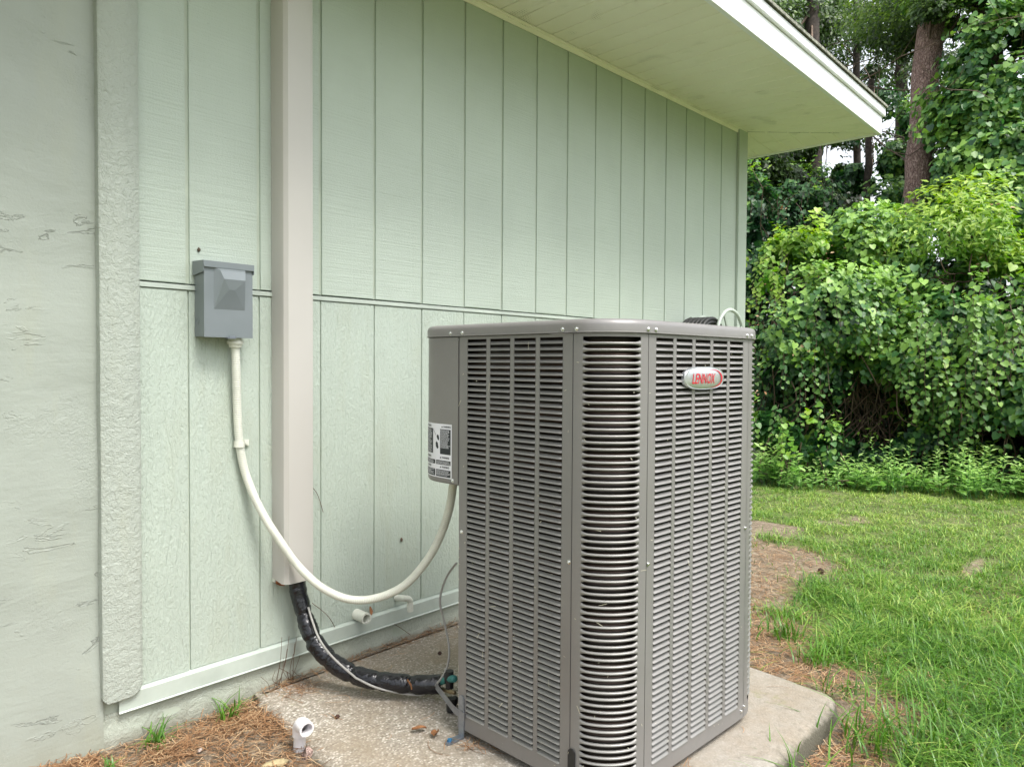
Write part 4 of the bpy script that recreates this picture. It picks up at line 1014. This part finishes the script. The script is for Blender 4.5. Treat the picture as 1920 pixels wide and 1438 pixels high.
# ------------------------------------------------------------------ trees
def trunk_mesh(p0, p1, r0, r1, n=16, bumps=.06, seg=18):
    m = MB(); P0, P1 = Vector(p0), Vector(p1); pts_ = [P0.lerp(P1, i / seg) + Vector((random.gauss(0, .008), random.gauss(0, .008), 0)) for i in range(seg + 1)]
    m.sweep(pts_, [r0 + (r1 - r0) * i / seg for i in range(seg + 1)], n, cap=False, prof=lambda i, k: 1 + bumps * mnoise.noise(Vector((k * 1.3, i * .8, r0 * 50)))); return m
def tree(name, label, base, top, r0, r1, crown, size=.07, mat='tree', shape=OVAL, limbs=6, dens=1., bark='dark_bark'):
    b = np.array(base); t = empty(name, (b[0], b[1], 0), label=label, cat='tree')
    d = (np.array(top) - b); d = d / max(.01, d[2]); b0 = b - d * (b[2] + .1)
    trunk_mesh(b0, top, r0, r1).build('trunk', MAT[bark], t, smooth=True)
    m = MB(); tp = np.array(top)
    for i in range(limbs):
        q = b + (tp - b) * random.uniform(.35, 1); 
        if crown: c = at(*random.choice(crown)[:3]); dd = c - q
        else: dd = RNG.normal(size=3)
        branchy(m, q, Vector(dd) + Vector((0, 0, .3)), min(3.5, np.linalg.norm(dd)), max(.012, r1 * .2), 2)
    if m.v: m.build('limbs', MAT['twig'], t, smooth=True)
    if crown:
        parts = []
        for px, py, dd, rx, rz_, tn in crown:
            c = at(px, py, dd); n = int(2900 * dens * rx * rz_ * 4 * (.07 / size) ** 2)
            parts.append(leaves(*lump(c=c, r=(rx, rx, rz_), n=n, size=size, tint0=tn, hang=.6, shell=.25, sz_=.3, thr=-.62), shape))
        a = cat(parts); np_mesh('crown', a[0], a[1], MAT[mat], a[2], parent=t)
    return t
tree('pine_tree', 'big reddish brown pine trunk rising behind the hedge', at(1716, 420, 8.6), at(1752, -60, 8.7), .165, .14, [(1790, 40, 8.9, .5, .3, .45), (1755, 30, 8.2, .3, .22, .4), (1700, 60, 9.1, .45, .28, .35), (1690, 10, 9.3, .5, .3, .4), (1760, 20, 8.3, .35, .2, .5)], limbs=2, size=.055, bark='bark', dens=1.6)
tree('ivy_clad_tree', 'tall tree wrapped in bright ivy at the right edge', at(1850, 400, 8.3), at(1850, -300, 8.5), .18, .15,
     [(1850, 60, 8.1, .55, .5, .7), (1900, 160, 7.9, .5, .5, .7), (1830, 200, 8.0, .45, .45, .6), (1880, 290, 7.9, .5, .45, .55), (1810, 310, 8.1, .35, .4, .45), (1900, 390, 7.8, .5, .4, .55), (1835, 110, 8.0, .4, .5, .65), (1960, 60, 8.1, .6, .6, .5), (1980, 250, 8.0, .6, .6, .5), (1870, -60, 8.3, .7, .5, .5), (1800, 400, 8.2, .4, .3, .45), (1790, 250, 8.4, .25, .35, .4)], mat='vine', shape=HEART, size=.068, limbs=5, dens=1.5)
tree('tree', 'slender dark trunk left of the pine with open leafy crown', at(1608, 420, 12), at(1604, -80, 12.5), .07, .05,
     [(1500, 40, 12, .8, .5, .35), (1440, 60, 11.5, .6, .5, .35), (1560, 120, 12, .45, .35, .3), (1540, 30, 12, .5, .3, .3), (1480, 200, 12, .8, .5, .3), (1560, 250, 12, .5, .22, .2), (1640, 130, 12, .3, .3, .25), (1650, 250, 12, .3, .25, .25), (1475, 120, 12.5, .6, .35, .4), (1590, 190, 12, .3, .3, .3), (1650, 60, 12, .35, .2, .3), (1580, 10, 12.5, .4, .22, .25)], size=.075, dens=1.25, limbs=7)
tree('tree', 'ivy dark tree standing behind the eave beside the sky gap', at(1530, 430, 11), at(1520, -60, 11.5), .12, .10,
     [(1440, 330, 10.5, .5, .45, .2), (1500, 330, 10.8, .4, .35, .2), (1430, 400, 10, .5, .4, .25), (1530, 380, 11, .26, .6, .15), (1500, 270, 11, .5, .4, .15), (1560, 420, 11, .2, .25, .1), (1575, 350, 11.3, .28, .5, .2), (1480, 430, 10.5, .5, .3, .2), (1400, 330, 10, .5, .5, .2)], mat='tree', shape=HEART, size=.06, limbs=5, dens=1.3)
tree('tree', 'thin tree with dark bushy crown between the sky gap and the pine', at(1625, 460, 10), at(1632, 150, 10), .055, .04,
     [(1680, 300, 10, .35, .35, .45), (1670, 380, 9.5, .35, .3, .4), (1625, 350, 10.5, .2, .28, .3), (1700, 230, 10.3, .22, .2, .35), (1610, 420, 10, .35, .2, .25), (1600, 330, 10.2, .3, .28, .2), (1600, 270, 10.4, .25, .2, .25), (1690, 430, 9.2, .35, .2, .5), (1660, 180, 11, .22, .22, .3)], mat='vine', shape=HEART, size=.055, limbs=6, dens=1.2)
tree('tree', 'far leafy tree behind the pine trunk', at(1690, 420, 15), at(1690, -100, 15), .13, .1,
     [(1640, 20, 15, .7, .5, .3), (1780, 130, 14, .7, .7, .2), (1800, 280, 14, .6, .6, .15), (1690, 120, 15, .4, .3, .25), (1720, 10, 15, .9, .5, .3), (1640, 150, 15.5, .35, .3, .25), (1780, 380, 14, .6, .4, .15)], size=.09, limbs=7, dens=.9)
tree('tree', 'distant tree with brown foliage seen over the roof edge', at(1460, 300, 17), at(1455, -140, 17), .18, .13,
     [(1430, 20, 17, 1.2, .7, .2), (1520, 90, 17, 1., .5, .2), (1560, 30, 17, .8, .5, .15), (1600, 90, 17, .3, .3, .2), (1420, 130, 17, .6, .6, .25), (1480, 370, 17, .7, .8, .1), (1400, 420, 17, .9, .8, .1)], size=.10, limbs=7, dens=.9)
# off-frame trees keep the wood going to either side
for k, (px, py, d) in enumerate(((2150, 200, 9), (2450, 250, 9.5), (2800, 250, 9))):
    tree('tree', ['wood edge tree out of frame nearest the ivy tree', 'second wood edge tree out of frame', 'farthest wood edge tree out of frame'][k], at(px, 400, d), at(px, -500, d), .18, .12, [(px, py, d, 1.2, 1.3, .4), (px + 60, py - 300, d, 1.2, 1.1, .45), (px - 80, py + 200, d - .3, 1., .8, .4)], size=.11, limbs=3, dens=.7)

for k, (x, y) in enumerate(((-12, -12), (-5, -14), (1, -14.5), (7, -14), (13, -12), (-16, -4))):  # unseen trees behind the camera, added to cut low sky light on the wall
    t = empty('tree', (x, y, 0), label='unseen tree added behind the view to block low sky, number %s along the far side' % ('one', 'two', 'three', 'four', 'five', 'six')[k], cat='tree')
    trunk_mesh((x, y, -.2), (x, y, 6), .2, .12, 10).build('trunk', MAT['bark'], t, smooth=True)
    a = leaves(*lump((x, y, 4.4), (2.9, 2.9, 3.6), 3800, .36, .45, .4, .5), OVAL); np_mesh('crown', a[0], a[1], MAT['tree'], a[2], parent=t)
# ------------------------------------------------------------------ grass
def blades(P, h, w_, lean, tint, segs=3):
    n = len(P); a = RNG.uniform(0, 2 * pi, n); d = np.stack([np.cos(a), np.sin(a), np.zeros(n)], 1); sdv = np.stack([-np.sin(a), np.cos(a), np.zeros(n)], 1)
    V = []
    for i in range(segs + 1):
        t_ = i / segs; c = P + d * (lean * h * t_ ** 2)[:, None] + np.array([0, 0, 1.]) * (h * (t_ - .42 * np.minimum(lean, 1.4) * t_ ** 2.2))[:, None]
        wd = (w_ * (1 - t_ ** 1.6) * .5)[:, None]
        if i < segs: V += [c - sdv * wd, c + sdv * wd]
        else: V.append(c)
    k = 2 * segs + 1; V = np.stack(V, 1).reshape(-1, 3); F_ = []
    for i in range(segs - 1): F_ += [(2 * i, 2 * i + 1, 2 * i + 3), (2 * i, 2 * i + 3, 2 * i + 2)]
    F_.append((2 * segs - 2, 2 * segs - 1, 2 * segs))
    Fc = (np.arange(n)[:, None, None] * k + np.array(F_)[None]).reshape(-1, 3)
    return V, Fc, np.repeat(tint, k)
def inslab(x, y): return .95 < x < 2.27 and y > .67
parts = []
def grow(x0, x1, y0, y1, dens, hs, ws, seg, cone=None):
    n = int((x1 - x0) * (y1 - y0) * dens); X = RNG.uniform(x0, x1, n); Y = RNG.uniform(y0, y1, n); keep = []
    Hh = []
    for i in range(n):
        x, y = X[i], Y[i]
        if inslab(x, y) or (y > 1.85 and x < 4.3): continue
        if cone and not (cone[0] * x - .1 < y < cone[1] * x + .12): continue
        b = bare(x, y)
        if b > .35 and random.random() < min(.985, (b - .3) * (2.2 if hs < .12 else 20)): continue
        cl = vnoise(x, y, 6.5, 4.)
        if random.random() > .72 + cl * .8: continue
        far = min(1, max(0, (x - 2.2) / 3.))
        keep.append(i); Hh.append((1 - .45 * far) * (1 + .55 * cl))
    X, Y = X[keep], Y[keep]; n = len(keep); Hh = np.array(Hh)
    Z = np.array([gz(x, y) for x, y in zip(X, Y)]) - .004
    far = np.clip((X - 3.2) / 3.2, 0, 1)
    vn = np.array([vnoise(x, y, 1.6, 6.) for x, y in zip(X, Y)])
    tint = np.clip(.38 + .30 * far + .3 * vn + RNG.normal(0, .24, n), 0, 1)
    parts.append(blades(np.stack([X, Y, Z], 1), hs * Hh * RNG.uniform(.55, 1.35, n), ws * RNG.uniform(.6, 1.3, n), RNG.uniform(.3, 2.3, n), tint, seg))
grow(1.9, 3.6, -.1, 1.8, 9500, .085, .0042, 4, (.1, .75))
grow(3.6, 5.2, .2, 2.6, 7500, .07, .0045, 3, (.1, .6))
grow(5.2, 7.7, .4, 3.8, 5500, .06, .0050, 3, (.1, .55))
grow(1.2, 7.6, -2.4, .6, 1500, .08, .0055, 3)
grow(4.3, 7.6, 2.2, 5, 900, .07, .0055, 3)
grow(2.0, 3.4, 0, 1.5, 260, .12, .0065, 5, (.1, .7))
parts = [cat([parts[0], parts.pop()])] + parts[1:]
a = cat(parts[:1]); o1 = np_mesh('grass', a[0], a[1], MAT['grass'], a[2]); tag(o1, kind='stuff', label='bright green lawn grass near the slab', cat='grass')
a = cat(parts[1:]); o1 = np_mesh('lawn_grass', a[0], a[1], MAT['grass'], a[2]); tag(o1, kind='stuff', label='lawn grass stretching to the hedge', cat='grass')
def tuft(px, py, d, n, h, label, spread=.02, ws=.0055):
    b = at(px, py, d); P = np.stack([b[0] + RNG.normal(0, spread, n), b[1] + RNG.normal(0, spread, n), np.zeros(n)], 1)
    P[:, 2] = [gz(x, y) - .003 if not inslab(x, y) else gz(x, y) for x, y, _ in P]
    a = blades(P, h * RNG.uniform(.5, 1.2, n), ws * RNG.uniform(.7, 1.2, n), RNG.uniform(.3, 1.3, n), np.clip(RNG.normal(.35, .12, n), 0, 1), 5)
    o = np_mesh('grass_tuft', a[0], a[1], MAT['grass'], a[2]); tag(o, label, 'grass tuft', 'grass tufts growing by the slab and wall')
tuft(425, 1325, 1.98, 34, .085, 'grass tuft against the foundation left of the slab corner')
tuft(300, 1372, 1.86, 34, .075, 'grass tuft at the foot of the wall in front of the rough board', .016)
tuft(210, 1428, 1.72, 26, .05, 'small grass sprig at the bottom edge below the rough board', .01)
tuft(1470, 1175, 2.75, 60, .13, 'upright grass tuft beside the bare patch right of the unit', .035)
tuft(1530, 1262, 2.45, 40, .11, 'short grass tuft at the back corner of the slab', .02)
tuft(1620, 1440, 1.95, 60, .16, 'long bladed tuft at the bottom edge right of the slab', .05)
tuft(1500, 1470, 1.72, 40, .14, 'long blades leaning over the front slab edge', .05)
tuft(1700, 1450, 1.95, 60, .15, 'arching grass tuft at the bottom of the lawn', .06)
# ------------------------------------------------------------------ pine straw litter
def needles(n, fn, zf, L_=.10, w_=.0013, tintc=.45, flat=.5):
    Ps = []
    while len(Ps) < n:
        p = fn()
        if p: Ps.append((p[0], p[1], zf(p[0], p[1])))
    P = np.array(Ps); a = RNG.uniform(0, 2 * pi, n); Ln = L_ * RNG.uniform(.4, 1.3, n); cv = RNG.normal(0, 1.0, n); K = 5; V = []
    el = RNG.normal(0, .10, n) * flat * 2; lift = np.abs(RNG.normal(0, .006, n))
    for i in range(K + 1):
        t_ = i / K - .5; aa = a + cv * t_
        c = P + np.stack([np.cos(aa) * Ln * t_, np.sin(aa) * Ln * t_, el * Ln * t_ + lift - .02 * np.abs(t_) * np.abs(cv) * .1 + .004], 1)
        sv_ = np.stack([-np.sin(aa), np.cos(aa), np.zeros(n)], 1) * w_ * .5; V += [c - sv_, c + sv_]
    k = 2 * (K + 1); V = np.stack(V, 1).reshape(-1, 3); F_ = [(2 * i, 2 * i + 1, 2 * i + 3, 2 * i + 2) for i in range(K)]
    Fc = (np.arange(n)[:, None, None] * k + np.array(F_)[None]).reshape(-1, 4)
    return V, Fc, np.repeat(np.clip(RNG.normal(tintc, .24, n), 0, 1), k)
def left_area():
    x, y = random.uniform(.35, 1.08), random.uniform(1.15, 1.93)
    if inslab(x, y) and not (x < 1.0 + .11 * (y - 1.4) + random.gauss(.0, .02)): return None
    if vnoise(x, y, 7, 8.) < -.15 and random.random() < .7: return None
    return x, y
def right_area():
    x, y = random.uniform(1.4, 4.2), random.uniform(.25, 1.75)
    if inslab(x, y): return None
    return (x, y) if random.random() < max(.05, bare(x, y)) and random.random() < (1.25 if x < 3 else .4) else None
a = cat([needles(6500, left_area, gz, .07, .0016), needles(5200, right_area, gz, .075, .0018, .5)])
o = np_mesh('pine_straw', a[0], a[1], MAT['straw'], a[2]); tag(o, 'brown pine needle litter on the bare ground round the slab', 'pine straw', kind='stuff')
def on_slab():
    k = random.random()
    if k < .45: x, y = random.uniform(1.07, 1.9), D - .006 - abs(random.gauss(0, .018))
    elif k < .6: q = at(random.gauss(640, 30), random.gauss(1210, 12), 2.2); x, y = 1.17 + random.gauss(0, .03), 1.86 + random.gauss(0, .03)
    elif k < .85: tq = random.random(); x, y = 1.24 + .32 * tq + random.gauss(0, .006), 1.33 - .55 * tq + random.gauss(0, .012)
    else: x, y = random.uniform(1.02, 2.15), random.uniform(.75, 1.9)
    return (x, y)
a = needles(420, on_slab, lambda x, y: ZS - .003, .075, .0014, .4, .25)
o = np_mesh('slab_needles', a[0], a[1], MAT['straw'], a[2]); tag(o, 'stray pine needles scattered on the concrete and against the wall', 'pine straw', kind='stuff')
# fallen leaves and cones
def dead_leaf(p, s_, tilt, label, rz=0., grp=None):
    m = MB(); K = 5; vs = []
    for j in range(7):
        t_ = j / 6; w2 = s_ * .32 * sin(pi * min(1, t_ * .93 + .04)) ** .8
        for i in range(K): u = (i / (K - 1) - .5) * 2; vs.append((u * w2 + .05 * s_ * mnoise.noise(Vector((i * 3, j * 3, s_ * 99))), s_ * (t_ - .5), .12 * s_ * (u * u) + .05 * s_ * sin(t_ * 5)))
    m.add(vs, [(j * K + i, j * K + i + 1, (j + 1) * K + i + 1, (j + 1) * K + i) for j in range(6) for i in range(K - 1)])
    o = m.build('fallen_leaf', MAT['deadleaf'], smooth=True); o.location = tuple(p); o.rotation_euler = (tilt, .2, rz); tag(o, label, 'leaf', grp)
dead_leaf(wallpt(767, 1283, 1.545), .030, 1.2, 'curled brown leaf caught on the black pipe wrap', .8)
dead_leaf(wallpt(694, 1145, D - .008), .028, 1.35, 'folded brown leaf above the drain pipe stub', .3)
dead_leaf((1.235, 1.42, ZS + .010), .038, .1, 'rusty brown leaf by the service corner of the unit', 1.)
dead_leaf((1.25, 1.375, ZS + .009), .034, .15, 'second rusty leaf tucked beside the metal bracket', 2.2)
for k, (px, py, d, lb) in enumerate(((632, 1343, 1.95, 'tiny dark seed cone in the middle of the slab'), (824, 1224, 2.17, 'tiny dark seed cone on the slab near the loop of wire'), (753, 1011, 0, ''), (1539, 1070, 3.3, 'small black cone on the bare sandy patch'))):
    if not lb: continue
    p = at(px, py, d); p[2] = ZS + .005 if k < 2 else gz(p[0], p[1]) + .012
    # settle on the ground along the view ray
    r_ = p - np.array([0, 0, H]); tt_ = (p[2] - H) / (at(px, py, 1)[2] - H); p = at(px, py, tt_)
    m = MB(); s_ = .006 if k < 2 else .014
    m.sweep([(0, 0, -s_), (0, 0, -.5 * s_), (s_ * .2, 0, 0), (0, 0, .6 * s_), (0, 0, s_)], [s_ * .3, s_ * .9, s_, s_ * .7, s_ * .2], 8, prof=lambda i, k_: 1 + .25 * ((i + k_) % 2)); o = m.build('seed_cone', plain('dark_cone', (.05, .022, .015), .8), smooth=False); o.location = tuple(p); tag(o, lb, 'cone')
# wood chips and stones in the straw
for k, (px, py, d, s_, c_, lb) in enumerate(((515, 1418, 1.75, .022, (.42, .34, .19), 'pale split wood chip in the pine straw near the drain elbow'), (375, 1402, 1.80, .009, (.45, .38, .34), 'small pinkish pebble on the straw left of the drain elbow'), (262, 1431, 1.72, .011, (.45, .38, .36), 'small pebble at the bottom edge of the straw bed'), (180, 1428, 1.7, .010, (.4, .36, .32), 'pale pebble at the far left of the straw bed'))):
    p = at(px, py, d); p[2] = gz(p[0], p[1]) + .006
    m = MB(); rs = []
    for j in range(6):
        b_ = pi * j / 5; rs.append([(s_ * (1.6 if k == 0 else 1.1) * sin(b_) * cos(a) * (1 + .25 * mnoise.noise(Vector((a, j, k)))), s_ * .6 * sin(b_) * sin(a), s_ * .45 * cos(b_)) for a in np.linspace(0, 2 * pi, 11)[:-1]])
    m.rings(rs); o = m.build('wood_chip' if k == 0 else 'pebble', plain('chip_%d' % k, c_, .8, var=.2, scale=80), smooth=True); o.location = tuple(p); o.rotation_euler = (0, 0, k * 1.1 - .3); tag(o, lb, 'wood chip' if k == 0 else 'pebble')

# small mud dabs and needles on the wall, clippings stuck to the unit
for q, (px, py, sz_, lb) in enumerate(((373, 468, .0055, 'small dark mud dab on the siding above the grey box'), (753, 1011, .006, 'small brown mud dab low on the siding above the hooked pipe elbow'))):
    p = wallpt(px, py, D - .002); m = MB(); m.sweep([(0, .003, -sz_), (0, .001, -.4 * sz_), (0, -.001, .3 * sz_), (0, .002, sz_)], [sz_ * .3, sz_ * .75, sz_ * .6, sz_ * .2], 8, prof=lambda i, k: 1 + .25 * ((i * 3 + k) % 3)); o = m.build('mud_dab', MAT['twig'], smooth=True); o.location = tuple(p); tag(o, lb, 'mud dab')
m = MB()
for q in range(16):
    x = 1.16 + random.gauss(0, .035); a_ = Vector((x, D - .006 - random.random() * .02, ZS)); b_ = a_ + Vector((random.gauss(0, .03), random.uniform(-.03, 0), random.uniform(.04, .15))); m.sweep(spline([a_, (a_ + b_) / 2 + Vector((random.gauss(0, .01), -.004, 0)), b_], 4), .0007, 4)
for px0, py0, px1, py1 in ((572, 902, 606, 960), (585, 1130, 640, 1200), (690, 1160, 770, 1190)):
    a_, b_ = wallpt(px0, py0, D - .006), wallpt(px1, py1, D - .005); m.sweep(spline([a_, (a_ + b_) / 2 + np.array([.008, 0, .012]), b_], 5), .0009, 4)
o = m.build('wall_needles', MAT['straw']); tag(o, 'loose pine needles leaning against the painted foundation and siding', 'pine straw', kind='stuff')
m = MB()
for q in range(150):
    z = ZR(random.uniform(-.9, .04)) if random.random() < .4 else ZR(random.uniform(-.9, -.45)); L_ = random.choice((.002, .003, .003, .009)); a_ = random.uniform(0, pi); c_, s_ = cos(a_) * L_, sin(a_) * L_; w_q = .0009
    f = random.random()
    if f < .5: y = random.uniform(R, .6); y = min(y, .48); P = [(-.0035, y + u, z + v) for u, v in ((-c_, -s_), (c_, s_), (c_ + w_q, s_ + w_q), (-c_ + w_q, -s_ + w_q))]
    elif f < .8: x = random.uniform(R, .56); P = [(x + u, -.0035, z + v) for u, v in ((-c_, -s_), (c_, s_), (c_ + w_q, s_ + w_q), (-c_ + w_q, -s_ + w_q))]
    else: a2_ = radians(random.uniform(185, 265)); cx2, cy2 = R + (R + .0015) * cos(a2_), R + (R + .0015) * sin(a2_); P = [(cx2 - sin(a2_) * u, cy2 + cos(a2_) * u, z + v) for u, v in ((-c_, -s_), (c_, s_), (c_ + w_q, s_ + w_q), (-c_ + w_q, -s_ + w_q))]
    m.add(P, [(0, 1, 2, 3)])
tag(AB(m, 'dried_clippings', plain('dried_clipping', (.62, .58, .45), .8)), kind='stuff')

p = np.array(at(575, 1400, 1.80)); p[2] = gz(p[0], p[1]); m = MB()
m.sweep([(0, 0, -.02), (.001, .001, .004), (.003, 0, .014), (.002, .002, .024)], [.013, .012, .010, .004], 9, prof=lambda i, k: 1 + .45 * mnoise.noise(Vector((k * 1.9, i * .4, 3))))
o = m.build('wood_stub', MAT['bark'], smooth=False); o.location = tuple(p); tag(o, 'rotten brown wood stub at the foot of the white drain elbow', 'wood stub')
